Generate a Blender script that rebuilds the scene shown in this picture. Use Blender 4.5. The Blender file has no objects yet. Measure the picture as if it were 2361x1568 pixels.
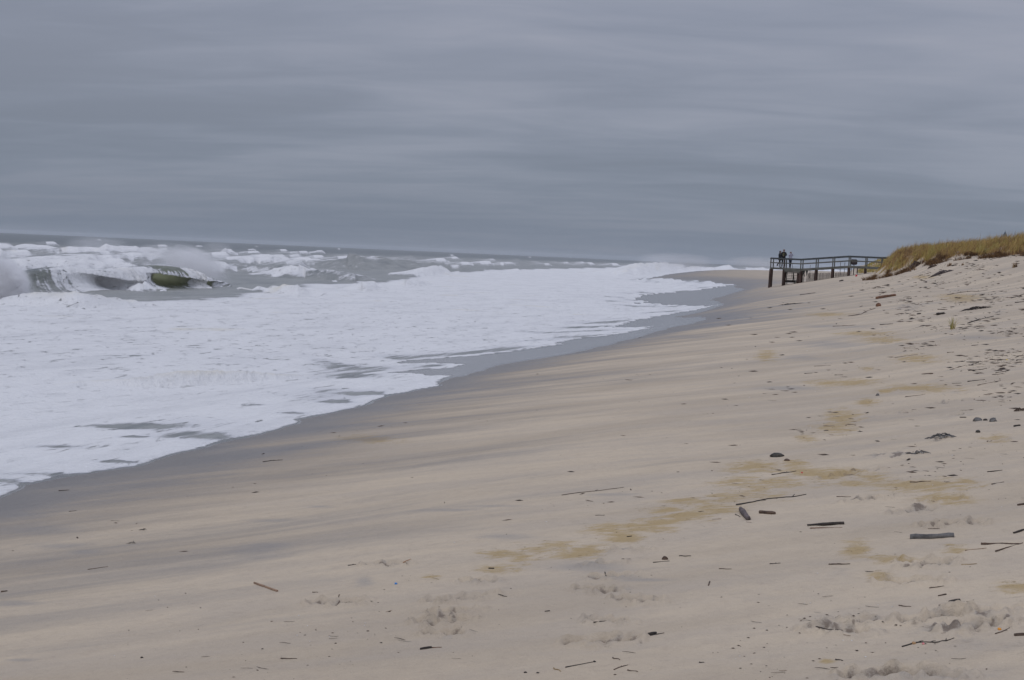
import bpy, math, random
import numpy as np
from mathutils import Matrix, Vector
random.seed(7); RNG = np.random.default_rng(7)
C = bpy.context.scene.collection
SC = bpy.context.scene
# ------------------------------------------------------------------ camera, sky, sun, exposure
EYE = 4.4; FPX = 1500.0; YAW = 14.1; PITCH = 3.26; ROLL = 2.5
cam = bpy.data.cameras.new('camera'); camo = bpy.data.objects.new('camera', cam); C.objects.link(camo)
cam.sensor_width = 36; cam.lens = FPX*36/1024; cam.clip_start = 0.1; cam.clip_end = 60000
ROT = Matrix.Rotation(math.radians(YAW), 3, 'Z') @ Matrix.Rotation(math.radians(90-PITCH), 3, 'X') @ Matrix.Rotation(math.radians(ROLL), 3, 'Z')
camo.matrix_world = Matrix.Translation((0, 0, EYE)) @ ROT.to_4x4()
SC.camera = camo
SC.view_settings.view_transform = 'Standard'; SC.view_settings.look = 'None'
SC.view_settings.gamma = 1; SC.view_settings.use_curve_mapping = False; SC.view_settings.exposure = 0
SC.cycles.use_denoising = True
SC.cycles.volume_bounces = 5; SC.cycles.max_bounces = 8; SC.cycles.diffuse_bounces = 3
SUN_EL, SUN_AZ = 52.0, -150.0       # overcast: a weak broad sun, behind the camera to the left

W = bpy.data.worlds.new('World'); SC.world = W; W.use_nodes = True
nt = W.node_tree; nt.nodes.clear()
class G:
    "tiny node helper"
    def __init__(s, t): s.t = t
    def n(s, typ, **k):
        nd = s.t.nodes.new(typ)
        for a, b in k.items():
            if a.startswith('_'): setattr(nd, a[1:], b)
        for a, b in k.items():
            if a.startswith('i') and a[1:].isdigit(): s.put(nd.inputs[int(a[1:])], b)
        return nd
    def put(s, sock, v):
        if hasattr(v, 'is_output') or hasattr(v, 'links'): s.t.links.new(v, sock)
        else: sock.default_value = v
    def m(s, op, a, b=0.0, c=0.0, clamp=False):
        nd = s.n('ShaderNodeMath', _operation=op, _use_clamp=clamp)
        s.put(nd.inputs[0], a); s.put(nd.inputs[1], b); s.put(nd.inputs[2], c)
        return nd.outputs[0]
    def mix(s, f, a, b):
        nd = s.n('ShaderNodeMix', _data_type='RGBA')
        s.put(nd.inputs[0], f); s.put(nd.inputs[6], a); s.put(nd.inputs[7], b)
        return nd.outputs[2]
    def ramp(s, v, lo, hi, a=0.0, b=1.0):
        nd = s.n('ShaderNodeMapRange', _interpolation_type='SMOOTHSTEP')
        for i, q in enumerate((v, lo, hi, a, b)): s.put(nd.inputs[i], q)
        return nd.outputs[0]
    def noise(s, vec, scale, detail=4, rough=0.55, dist=0.0):
        nd = s.n('ShaderNodeTexNoise'); s.put(nd.inputs['Vector'], vec)
        nd.inputs['Scale'].default_value = scale; nd.inputs['Detail'].default_value = detail
        nd.inputs['Roughness'].default_value = rough; nd.inputs['Distortion'].default_value = dist
        return nd.outputs[0]
    def mapping(s, vec, loc=(0,0,0), rot=(0,0,0), scale=(1,1,1)):
        nd = s.n('ShaderNodeMapping'); s.put(nd.inputs[0], vec)
        nd.inputs[1].default_value = loc; nd.inputs[2].default_value = rot; nd.inputs[3].default_value = scale
        return nd.outputs[0]
    def rs(s, vec, deg, scale):
        return s.mapping(s.mapping(vec, rot=(0, 0, math.radians(deg))), scale=scale)
    def attr(s, name):
        return s.n('ShaderNodeAttribute', _attribute_name=name).outputs['Fac']
g = G(nt)
tc = g.n('ShaderNodeTexCoord').outputs['Generated']
sep = g.n('ShaderNodeSeparateXYZ', i0=tc)
zc = g.m('MAXIMUM', sep.outputs[2], 0.0)
den = g.m('ADD', zc, 0.11)
cx_ = g.m('DIVIDE', sep.outputs[0], den); cy_ = g.m('DIVIDE', sep.outputs[1], den)
pv = g.n('ShaderNodeCombineXYZ', i0=cx_, i1=cy_, i2=0.0).outputs[0]
pvr = g.mapping(pv, loc=(3.1, 7.7, 0), rot=(0, 0, math.radians(-16)), scale=(0.62, 1.0, 1))
n1 = g.noise(pvr, 0.62, 6, 0.48, 0.35); n2 = g.noise(g.mapping(pvr, loc=(9, 2, 0), scale=(1.0, 1.6, 1)), 2.2, 6, 0.55, 0.5)
nz = g.m('ADD', g.m('MULTIPLY', n1, 0.62), g.m('MULTIPLY', n2, 0.38))
lum = g.ramp(nz, 0.34, 0.66, 0.865, 1.135)
grad = g.m('MULTIPLY_ADD', g.m('POWER', zc, 1.5), 2.2, 1.0)
low = g.ramp(zc, 0.0, 0.13)
hue = g.mix(low, (1.72, 2.09, 2.82, 1), (2.38, 2.59, 3.25, 1))
hue2 = g.mix(g.m('MULTIPLY', g.ramp(nz, 0.42, 0.66), g.ramp(zc, 0.02, 0.2, .3, 1.0)), hue, (2.56, 2.64, 3.15, 1))
lum2 = g.m('MULTIPLY_ADD', g.m('SUBTRACT', lum, 1.0), g.ramp(zc, 0.0, 0.07, 0.25, 1.0), 1.0)
vm = g.n('ShaderNodeVectorMath', _operation='SCALE'); g.put(vm.inputs[0], hue2); g.put(vm.inputs[3], g.m('MULTIPLY', grad, lum2))
sky = g.n('ShaderNodeTexSky', _sky_type='NISHITA', _sun_disc=False)
sky.sun_elevation = math.radians(SUN_EL); sky.sun_rotation = math.radians(SUN_AZ)
mixc = g.mix(0.93, sky.outputs[0], vm.outputs[0])
bg = g.n('ShaderNodeBackground', i0=mixc, i1=0.1)
g.t.links.new(bg.outputs[0], g.n('ShaderNodeOutputWorld').inputs[0])

sun = bpy.data.lights.new('sun', 'SUN'); suno = bpy.data.objects.new('sun', sun); C.objects.link(suno)
sun.energy = 0.6; sun.angle = math.radians(50); sun.color = (1.0, 0.97, 0.93)
_a, _e = math.radians(SUN_AZ), math.radians(SUN_EL)
suno.rotation_euler = Vector((math.sin(_a)*math.cos(_e), math.cos(_a)*math.cos(_e), math.sin(_e))).to_track_quat('Z', 'Y').to_euler()
suno.location = (0, 0, 60)

# ------------------------------------------------------------------ numeric helpers
_perm = np.random.default_rng(3).permutation(4096).astype(np.int64)
def pn(x, y, seed=0):
    "2-D gradient noise, about -0.7..0.7"
    x = np.asarray(x, float); y = np.asarray(y, float)
    xi = np.floor(x).astype(np.int64); yi = np.floor(y).astype(np.int64)
    fx = x-xi; fy = y-yi
    u = fx*fx*fx*(fx*(fx*6-15)+10); v = fy*fy*fy*(fy*(fy*6-15)+10)
    def gr(ix, iy, dx, dy):
        h = _perm[(_perm[(ix+seed*131) & 4095]+iy) & 4095]*(2*math.pi/4096)
        return np.cos(h)*dx+np.sin(h)*dy
    a = gr(xi, yi, fx, fy); b = gr(xi+1, yi, fx-1, fy); c = gr(xi, yi+1, fx, fy-1); d = gr(xi+1, yi+1, fx-1, fy-1)
    return (a+(b-a)*u)*(1-v)+(c+(d-c)*u)*v
def fbm(x, y, seed=0, o=4, r=0.5):
    s = 0; a = 1.0; t = 0
    for i in range(o):
        s = s+a*pn(x*2**i, y*2**i, seed+i); t += a; a *= r
    return s/t*1.6
def ss(a, b, x):
    t = np.clip((np.asarray(x, float)-a)/(b-a), 0, 1); return t*t*(3-2*t)
def table(pts, lo, hi, sm):
    "smoothed piecewise-linear curve"
    xs = np.linspace(lo, hi, 4001); ys = np.interp(xs, [p[0] for p in pts], [p[1] for p in pts])
    w = max(3, int(sm/(hi-lo)*4000)); k = np.hanning(w+2)[1:-1]; k /= k.sum()
    ys = np.convolve(np.pad(ys, (w//2, w-1-w//2), 'edge'), k, 'valid')
    return lambda q: np.interp(q, xs, ys)
# ------------------------------------------------------------------ the lie of the land (y runs along the shore, x inland)
_xs1 = table([(-300,-11),(0,-11),(40,-11.6),(80,-12),(116,-13.4),(150,-16.5),(190,-20),(235,-26),(300,-45),(450,-62),(646,-80),(900,-78),(1200,-70),(1700,-50),(2600,-30),(6000,0),(20000,0)], -300, 4000, 26)
_Pn = table([(-300,-6),(-60,-4),(-30,-2),(-12,-.4),(-6,.2),(0,1.0),(11,2.45),(14,2.95),(20,4.1),(30,5.5),(60,6.5)], -300, 300, 3.0)
_Pf = table([(-300,-6),(-60,-4),(-30,-2),(-12,-.4),(-6,.2),(0,1.0),(4.5,2.25),(13.5,4.0),(17,4.6),(25,5.6),(60,6.5)], -300, 300, 3.0)
_P2 = table([(-300,-6),(-60,-4),(-30,-2),(-12,-.4),(-6,.2),(0,1.0),(9,1.9),(30,2.3),(90,2.7),(200,3)], -300, 300, 4.0)
_yb = table([(-30,134),(-3,124),(0,115),(4,103),(9,88),(20,66),(40,46),(90,20)], -30, 200, 3.0)
def base_T(x, y, detail=True):
    x = np.asarray(x, float); y = np.asarray(y, float)
    s = x-_xs1(y)
    w1 = ss(15, 130, y); w2 = ss(156, 196, y)
    t = _Pn(s)*(1-w1)+_Pf(s)*w1
    t = t*(1-w2)+_P2(s)*w2
    cut = ss(140, 147, y)*(1-ss(156, 175, y))*ss(-3, -1, x)
    t = t*(1-cut)+np.minimum(t, 4.1)*cut
    gq = y-_yb(x)
    wob = 2.5*pn(x*.35, y*.18, 40)
    ap = .95*ss(-1.5, 4, x)
    t = t+ap*ss(-34, 0, gq)*(1-ss(134, 146, y))
    dm = (1.55-ap)*ss(-1.5, 8.0, gq+wob)*ss(-2.4, .9, x)*(1-ss(134, 146, y))*(1+.16*ss(4, 10, x))
    dm = dm*(1+.18*pn(x*.4, y*.12, 41))
    t = t+dm
    fd = 4.4*ss(0, 9, x+.0285*y+2.5*pn(x*.03, y*.02, 42))*ss(190, 300, y)*(1-ss(1500, 2200, y))
    t = t+fd*(1+.2*pn(x*.05, y*.02, 43))
    dry = ss(-3, 6, s)
    t = t+dry*(.07*pn(x/7, y/16, 44)+.03*pn(x/2.4, y/5, 45))
    return t
def veg(x, y):
    gq = y-_yb(x)+2.2*pn(x*.55, y*.3, 50)+1.2*pn(x*1.6, y*.8, 51)
    a = ss(.5, 2.2, gq)*ss(-1.3, .1, x+pn(x, y*.5, 52))*(1-ss(137, 143, y))
    b = ss(2, 5, x+.0285*y+2.5*pn(x*.03, y*.02, 42))*ss(200, 260, y)*(1-ss(1500, 2000, y))
    return np.maximum(a, b)
# ------------------------------------------------------------------ sight lines: where a spot of the photograph lies on the ground
Rm = np.array(ROT)
def ray(u, v):
    "u, v in photograph pixels / 1.36213 (a 2361-wide view)"
    px = (np.asarray(u, float)/2.3057-512)/FPX; py = -(np.asarray(v, float)/2.3057-340)/FPX
    return np.stack([px, py, -np.ones_like(px)], -1) @ Rm.T
def at_z(u, v, z=0.0):
    d = ray(u, v); t = (z-EYE)/np.minimum(d[..., 2], -1e-4); return d[..., 0]*t, d[..., 1]*t
def at_y(u, v, Y):
    d = ray(u, v); t = Y/d[..., 1]; return d[..., 0]*t, EYE+d[..., 2]*t
_ts = 4.0*np.exp(np.linspace(0, math.log(1500/4.0), 2600))
def ground(u, v):
    u = np.atleast_1d(u).astype(float); v = np.atleast_1d(v).astype(float); out = []
    for k in range(0, len(u), 200):
        d = ray(u[k:k+200], v[k:k+200]); h = np.hypot(d[:, 0], d[:, 1]); t = _ts[None, :]/h[:, None]
        X = d[:, 0:1]*t; Y = d[:, 1:2]*t; Z = EYE+d[:, 2:3]*t
        dz = Z-np.maximum(base_T(X, Y), 0.0)
        i = np.argmax(dz < 0, 1); i = np.where(dz.min(1) >= 0, len(_ts)-1, np.maximum(i, 1)); r = np.arange(len(i))
        f = dz[r, i-1]/(dz[r, i-1]-dz[r, i]+1e-9); f = np.clip(f, 0, 1)
        x = X[r, i-1]+(X[r, i]-X[r, i-1])*f; y = Y[r, i-1]+(Y[r, i]-Y[r, i-1])*f
        out.append(np.stack([x, y, base_T(x, y)], 1))
    return np.concatenate(out)
K = 1/1.36213
FR = dict(A=(0,1550,900/2361), B=(800,1500,800/1972), C=(1500,1500,900/2219), D=(2350,1250,866/2361), E=(2300,1350,916/1827),
          G=(2400,850,816/2326), H=(2700,700,516/2361), P=(2380,740,420/2361), W=(0,680,1000/2361), X=(900,740,800/2361), Y=(1600,780,850/2361),
          Z=(0,1100,1400/2361), N=(1,1,1))
def fr(f, x, y):
    o = FR[f]
    return (o[0]+np.asarray(x, float)*o[2])*K, (o[1]+np.asarray(y, float)*o[2])*K
def seg_dist(px, py, qx, qy, extra=None):
    "nearest distance to a polyline, its side sign (positive on the left of travel) and the parameter along it"
    best = np.full(px.shape, 1e18); side = np.zeros(px.shape); par = np.zeros(px.shape)
    for i in range(len(qx)-1):
        ax, ay = qx[i], qy[i]; bx, by = qx[i+1]-ax, qy[i+1]-ay; L = bx*bx+by*by+1e-12
        t = np.clip(((px-ax)*bx+(py-ay)*by)/L, 0, 1)
        dx = px-ax-t*bx; dy = py-ay-t*by; d = dx*dx+dy*dy
        m = d < best
        best = np.where(m, d, best); side = np.where(m, np.sign(bx*dy-by*dx), side); par = np.where(m, i+t, par)
    return np.sqrt(best), side, par
def inside(px, py, qx, qy):
    c = np.zeros(px.shape, bool); n = len(qx)
    for i in range(n):
        x0, y0, x1, y1 = qx[i], qy[i], qx[(i+1) % n], qy[(i+1) % n]
        if y0 == y1: continue
        c ^= ((y0 > py) != (y1 > py)) & (px < (x1-x0)*(py-y0)/(y1-y0)+x0)
    return c
def resample(qx, qy, step, jit=0, seed=0):
    d = np.r_[0, np.cumsum(np.hypot(np.diff(qx), np.diff(qy)))]
    n = max(2, int(d[-1]/step)); s = np.linspace(0, d[-1], n)
    x = np.interp(s, d, qx); y = np.interp(s, d, qy)
    if jit: x = x+jit*pn(x*.9, y*.9, seed)+jit*.5*pn(x*2.3, y*2.3, seed+1); y = y+jit*pn(x*.9+50, y*.9, seed+2)
    return x, y
# ------------------------------------------------------------------ materials
def mat(name):
    m = bpy.data.materials.new(name); m.use_nodes = True; m.node_tree.nodes.clear()
    h = G(m.node_tree); b = h.n('ShaderNodeBsdfPrincipled'); o = h.n('ShaderNodeOutputMaterial')
    m.node_tree.links.new(b.outputs[0], o.inputs[0]); return m, h, b, o
def bump(h, b, height, dist, strength=1.0):
    bm_ = h.n('ShaderNodeBump'); h.put(bm_.inputs['Height'], height); bm_.inputs['Distance'].default_value = dist
    bm_.inputs['Strength'].default_value = strength; h.put(b.inputs['Normal'], bm_.outputs[0])
def sand_material():
    m, h, b, o = mat('sand'); P = h.n('ShaderNodeNewGeometry').outputs['Position']
    big = h.noise(h.rs(P, 62, (.50,.085,1)), 1.0, 7, .62, .4)
    mid = h.noise(h.rs(P, 70, (1.5,.45,1)), 1.0, 7, .68, .5)
    gst = h.noise(h.rs(h.mapping(P, loc=(31,17,0)), 64, (.62,.10,1)), 1.0, 7, .66, .5)
    cn = h.noise(P, 16.0, 5, .75, .6); fine = h.noise(P, 9.0, 6, .7); grain = h.noise(P, 90.0, 3, .7)
    c = h.mix(h.ramp(big, .36, .64), (.475,.392,.292,1), (.605,.500,.368,1))
    c = h.mix(h.m('MULTIPLY', h.ramp(mid, .40, .66), .55), c, (.475,.405,.325,1))
    c = h.mix(h.m('MULTIPLY', h.ramp(fine, .45, .8), .35), c, (.36,.29,.225,1))
    c = h.mix(h.m('MULTIPLY', h.ramp(grain, .62, .72), .22), c, (.66,.60,.53,1))
    c = h.mix(h.m('MULTIPLY', h.ramp(grain, .40, .30), .30), c, (.22,.18,.15,1))
    c = h.mix(h.m('MULTIPLY', h.ramp(gst, .50, .72), .34), c, (.345,.325,.305,1))
    dk = h.m('MULTIPLY', h.ramp(h.m('ADD', h.attr('damp'), h.m('MULTIPLY', h.m('SUBTRACT', mid, .5), 1.3)), .15, 1.0), .62)
    c = h.mix(dk, c, (.31,.29,.27,1))
    sn = h.m('ADD', h.m('MULTIPLY', h.noise(h.mapping(P, rot=(0,0,.1), scale=(1.1,1.3,1)), 1.5, 7, .72, .9), .6), h.m('MULTIPLY', h.noise(h.mapping(P, loc=(4,4,0), scale=(1.6,2.6,1)), 3.4, 5, .7, .6), .4))
    st = h.m('MULTIPLY', h.ramp(h.m('ADD', h.m('MULTIPLY', h.attr('stain'), 1.15), h.m('MULTIPLY', h.m('SUBTRACT', sn, .5), 5.6)), .36, 1.30), h.ramp(h.attr('stain'), .02, .35))
    c = h.mix(h.m('MULTIPLY', st, .82), c, (.42,.30,.135,1))
    c = h.mix(h.m('MULTIPLY', h.m('MULTIPLY', h.ramp(h.attr('stain'), .1, .6), h.ramp(cn, .56, .66)), .6), c, (.20,.135,.06,1))
    sk = h.noise(h.mapping(P, rot=(0,0,.15), scale=(1.0,1.7,1)), 5.5, 6, .74, .7)
    c = h.mix(h.m('MULTIPLY', h.m('MULTIPLY', h.ramp(sk, .58, .70), h.attr('scuff')), .5), c, (.27,.215,.17,1))
    c = h.mix(h.m('MULTIPLY', h.ramp(h.m('ADD', h.attr('churn'), h.m('MULTIPLY', h.m('SUBTRACT', cn, .5), 2.2)), .40, .95), .85), c, (.205,.160,.122,1))
    ro = h.m('MULTIPLY', h.attr('root'), h.ramp(h.noise(P, 2.6, 5, .7), .42, .56))
    c = h.mix(h.m('MULTIPLY', ro, .8), c, (.19,.125,.085,1))
    wet = h.ramp(h.m('ADD', h.attr('wet'), h.m('MULTIPLY', h.m('SUBTRACT', gst, .5), 1.4)), .16, 1.0)
    c = h.mix(h.m('MULTIPLY', wet, .92), c, (.165,.148,.135,1))
    h.put(b.inputs['Base Color'], c)
    h.put(b.inputs['Roughness'], h.ramp(h.m('ADD', wet, h.m('MULTIPLY', dk, .2)), 0, 1, .92, .32)); b.inputs['Specular IOR Level'].default_value = .35
    bump(h, b, h.m('ADD', h.m('MULTIPLY', fine, .7), h.m('ADD', h.m('MULTIPLY', grain, .12), h.m('MULTIPLY', mid, .6))), .05, .8)
    return m
def water_material():
    m, h, b, o = mat('sea_water'); P = h.n('ShaderNodeNewGeometry').outputs['Position']
    Pm = h.mapping(P, scale=(1, .8, .6))
    a = h.attr('foam'); yel = h.attr('scum'); film = h.attr('film')
    nC = h.noise(h.mapping(P, loc=(1,5,2), scale=(.34,.10,.3)), 1.0, 7, .68, .6)
    nD = h.noise(h.mapping(P, loc=(3,9,2), scale=(1.1,.16,.9)), 1.0, 8, .74, .8)
    nA = h.noise(Pm, .55, 7, .62, .8); nB = h.noise(h.mapping(P, loc=(7,3,1), scale=(1.3,.55,1)), 1.7, 6, .65, 1.0)
    nn = h.m('ADD', h.m('MULTIPLY', nA, .18), h.m('ADD', h.m('MULTIPLY', nB, .22), h.m('ADD', h.m('MULTIPLY', nC, .24), h.m('MULTIPLY', nD, .36))))
    f = h.ramp(h.m('ADD', a, h.m('MULTIPLY', h.m('SUBTRACT', nn, .5), 3.1)), .34, .66)
    f = h.m('MULTIPLY', f, h.ramp(a, .0, .12))
    f = h.m('MULTIPLY', f, h.m('SUBTRACT', 1.0, h.m('MULTIPLY', h.ramp(nB, .585, .69), h.ramp(a, 1.25, .85))))
    far = h.noise(h.mapping(P, scale=(.05,.022,1)), 1.0, 6, .62)
    wc = h.mix(h.ramp(far, .35, .65), (.070,.092,.100,1), (.130,.140,.134,1))
    tb = h.ramp(h.m('ADD', h.attr('turbid'), h.m('MULTIPLY', h.m('SUBTRACT', h.m('ADD', h.m('MULTIPLY', nC, .5), h.m('MULTIPLY', nD, .5)), .5), 3.2)), .05, 1.0)
    wc = h.mix(tb, wc, (.30,.305,.285,1))
    wc = h.mix(h.attr('olive'), wc, (.40,.42,.31,1))
    wc = h.mix(film, wc, (.27,.26,.25,1))
    fc = h.mix(h.ramp(h.m('ADD', yel, h.m('MULTIPLY', h.m('SUBTRACT', nA, .5), .9)), .3, .9), (.775,.775,.775,1), (.69,.65,.545,1))
    fc = h.mix(h.m('MULTIPLY', h.ramp(a, 1.0, .5), .5), fc, (.60,.61,.64,1))
    fc = h.mix(h.m('MULTIPLY', h.ramp(h.noise(P, 2.5, 6, .7), .42, .30), .35), fc, (.55,.54,.52,1))
    fc = h.mix(h.m('MULTIPLY', h.ramp(h.noise(h.mapping(P, scale=(.5,.14,1)), 1.0, 6, .65, .5), .44, .70), .42), fc, (.56,.565,.58,1))
    c = h.mix(f, wc, fc)
    h.put(b.inputs['Base Color'], c)
    h.put(b.inputs['Roughness'], h.m('MULTIPLY_ADD', f, .55, h.m('MULTIPLY_ADD', film, -.12, .30)))
    b.inputs['IOR'].default_value = 1.33
    hb = h.m('ADD', h.m('MULTIPLY', h.noise(P, 1.6, 6, .6), 1.0), h.m('MULTIPLY', h.m('MULTIPLY', f, h.noise(P, 5, 5, .65)), .5))
    hb = h.m('MULTIPLY', hb, h.m('MULTIPLY_ADD', film, -.93, 1.0))
    bump(h, b, h.m('ADD', hb, h.m('MULTIPLY', f, .25)), .22, .8)
    tr = h.n('ShaderNodeBsdfTranslucent'); tr.inputs[0].default_value = (.78, .80, .62, 1)
    ms = h.n('ShaderNodeMixShader'); h.put(ms.inputs[0], h.m('MULTIPLY', h.m('MULTIPLY', h.attr('olive'), .80), h.m('SUBTRACT', 1.0, f))); h.put(ms.inputs[1], b.outputs[0]); h.put(ms.inputs[2], tr.outputs[0]); h.put(o.inputs[0], ms.outputs[0])
    return m
def simple(name, col, rough=.8, var=.35, scale=6, stretch=(1,1,1), b2=None, bd=.01):
    m, h, b, o = mat(name); P = h.n('ShaderNodeTexCoord').outputs['Object']
    n = h.noise(h.mapping(P, scale=stretch), scale, 5, .65)
    d = tuple(c*(1-var) for c in col[:3])+(1,); l = (b2 or tuple(min(1, c*(1+var)) for c in col[:3]))+((1,) if b2 is None or len(b2) == 3 else ())
    h.put(b.inputs['Base Color'], h.mix(h.ramp(n, .32, .68), d, l)); b.inputs['Roughness'].default_value = rough
    bump(h, b, n, bd, .6); return m
M_SAND = sand_material(); M_WATER = water_material()
# ------------------------------------------------------------------ mesh building
def mesh_np(name, V, F, m, parent=None, smooth=True):
    me = bpy.data.meshes.new(name); V = np.asarray(V, np.float32); F = np.asarray(F, np.int32)
    me.vertices.add(len(V)); me.vertices.foreach_set('co', V.ravel())
    k = F.shape[1]; me.loops.add(F.size); me.loops.foreach_set('vertex_index', F.ravel())
    me.polygons.add(len(F)); me.polygons.foreach_set('loop_start', np.arange(len(F), dtype=np.int32)*k)
    me.polygons.foreach_set('loop_total', np.full(len(F), k, np.int32))
    if smooth: me.polygons.foreach_set('use_smooth', np.ones(len(F), bool))
    me.materials.append(m); me.update(calc_edges=True)
    o = bpy.data.objects.new(name, me); C.objects.link(o); o.parent = parent
    return o
def pattr(o, name, a):
    t = o.data.attributes.new(name, 'FLOAT', 'POINT'); t.data.foreach_set('value', np.asarray(a, np.float32))
def tag(o, label=None, cat=None, group=None, kind=None):
    for k, v in (('label', label), ('category', cat), ('group', group), ('kind', kind)):
        if v: o[k] = v
    return o
def empty(name, loc, rz=0, **k):
    o = bpy.data.objects.new(name, None); C.objects.link(o); o.location = loc; o.rotation_euler = (0, 0, rz); o.empty_display_size = .2
    return tag(o, **k)
# ------------------------------------------------------------------ traced patches and prints on the sand
def patches(lst):
    res = []
    for f, cx, cy, rx, ry in lst:
        u, v = fr(f, [cx, cx+rx, cx], [cy, cy, cy+ry]); p = ground(u, v)
        a = p[1, :2]-p[0, :2]; b = p[2, :2]-p[0, :2]
        L = np.linalg.norm(a)
        if L > 6: a = a*6/L
        Lb = np.linalg.norm(b)
        if Lb > 9: b = b*9/Lb
        Mx = np.array([a, b]).T
        if abs(np.linalg.det(Mx)) < 1e-4: continue
        res.append((p[0, 0], p[0, 1], np.linalg.inv(Mx)))
    return res
def paint(x, y, pts, soft=1.0):
    o = np.zeros(x.shape)
    for cx, cy, Mi in pts:
        R = 3.2/min(np.linalg.svd(Mi)[1].min(), 1e9)
        k = np.nonzero((abs(x-cx) < R) & (abs(y-cy) < R))
        dx = x[k]-cx; dy = y[k]-cy
        a = Mi[0, 0]*dx+Mi[0, 1]*dy; b = Mi[1, 0]*dx+Mi[1, 1]*dy
        o[k] = np.maximum(o[k], np.exp(-(a*a+b*b)*.9*soft))
    return o
STAINS = patches([('C',700,600,200,25),('C',1250,390,220,35),('C',1600,300,180,35),('C',1850,240,180,28),('C',600,520,150,30),('C',1150,480,120,25),('E',50,330,140,50),('E',250,330,150,28),('E',500,270,150,25),('E',980,330,170,22),('E',760,330,140,22),('E',1450,325,60,10),('C',120,720,160,14),('G',800,1000,200,30),('G',900,560,200,20),('C',1100,430,170,55),('C',500,550,180,40),('C',330,620,110,40),('C',850,550,130,30),('C',1400,340,160,30),('C',1450,250,150,25),('C',1700,190,200,35),('C',2000,150,200,40),('C',2150,70,150,35),('C',1000,400,150,50),
 ('E',150,230,130,35),('E',100,400,180,40),('E',620,290,130,45),('E',850,300,120,30),('E',1150,350,290,35),('E',1300,430,130,35),('E',780,750,70,50),('E',960,810,110,25),('E',920,910,60,30),('E',1390,740,60,30),('E',600,1450,40,12),('E',1750,980,100,30),('E',400,220,70,30),
 ('G',700,1330,120,80),('G',640,1400,150,50),('G',380,1500,90,25),('G',1080,620,180,25),('G',1350,790,150,30),('G',930,880,60,15),('G',560,1010,120,25),('G',1080,1080,60,20),('G',930,1180,80,30),('G',1400,1050,250,30),('G',1750,230,180,20),('G',2050,1500,120,30),('G',20,760,70,40),
 ('G',560,390,180,14),('H',900,780,140,20),('H',1450,1090,220,40),('B',1350,770,60,15),('B',1900,690,120,30),('B',1900,590,120,30),('Z',1950,470,130,18)])
DAMPS = patches([('C',250,460,230,22),('C',1000,130,220,12),('C',120,220,260,10),('B',100,530,200,26),('B',850,800,70,35),('B',1500,250,300,12),('B',510,225,110,10),('B',100,330,250,15),('C',1250,790,300,14),('C',900,690,260,30),
 ('A',350,300,350,50),('A',700,480,130,22),('A',200,180,220,25),('A',2100,480,260,50),('A',100,900,180,25),('A',150,1370,130,12),('A',500,430,300,25),('G',350,780,180,20),('G',600,660,250,30),('G',200,1050,300,20),('G',600,500,400,14),('G',200,370,150,8),('G',1900,600,240,18),
 ('Z',2000,310,200,14),('Z',1100,520,260,18),('Z',300,700,280,20),('Y',1500,770,300,18),('Y',1700,470,200,20),('Y',1900,600,250,16)])
PRINTS = []
for f, lst in (('C', [(1150,565),(920,670),(1010,770),(910,870),(1200,950),(980,1110),(900,1270)]), ('B', [(1700,800),(1540,940),(1450,1045),(1350,1100),(1450,1125),(1420,1210),(590,970),(1000,670)]),
               ('E', [(1290,590),(1430,590),(1160,830),(1210,850),(1090,955),(760,1200),(1230,1190),(1450,1160),(1560,1150),(1470,1240),(1560,1240),(900,1545),(1150,1540),(620,1255),(820,440),(900,430),(1120,510),(1280,440),(660,290),(780,260)]),
               ('G', [(1050,600),(1060,650),(1040,800),(930,880),(780,770),(1080,1080),(940,1180),(1600,570),(1590,640),(1200,1270),(1700,1110),(1660,1170),(1130,600),(660,720),(1700,1290)])):
    p = ground(*fr(f, [a[0] for a in lst], [a[1] for a in lst]))
    for i, q in enumerate(p): PRINTS.append((q[0], q[1], random.uniform(-.5, .7), random.uniform(.85, 1.25)))
MOUNDS = patches([('E',1000,160,170,22),('D',1640,350,120,30),('E',620,1250,110,40),('E',1350,1270,180,60),('G',2100,370,60,20),('G',1300,330,130,30),('E',900,1540,150,30),('E',1160,490,60,30),('E',1500,1190,120,34)])
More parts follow.
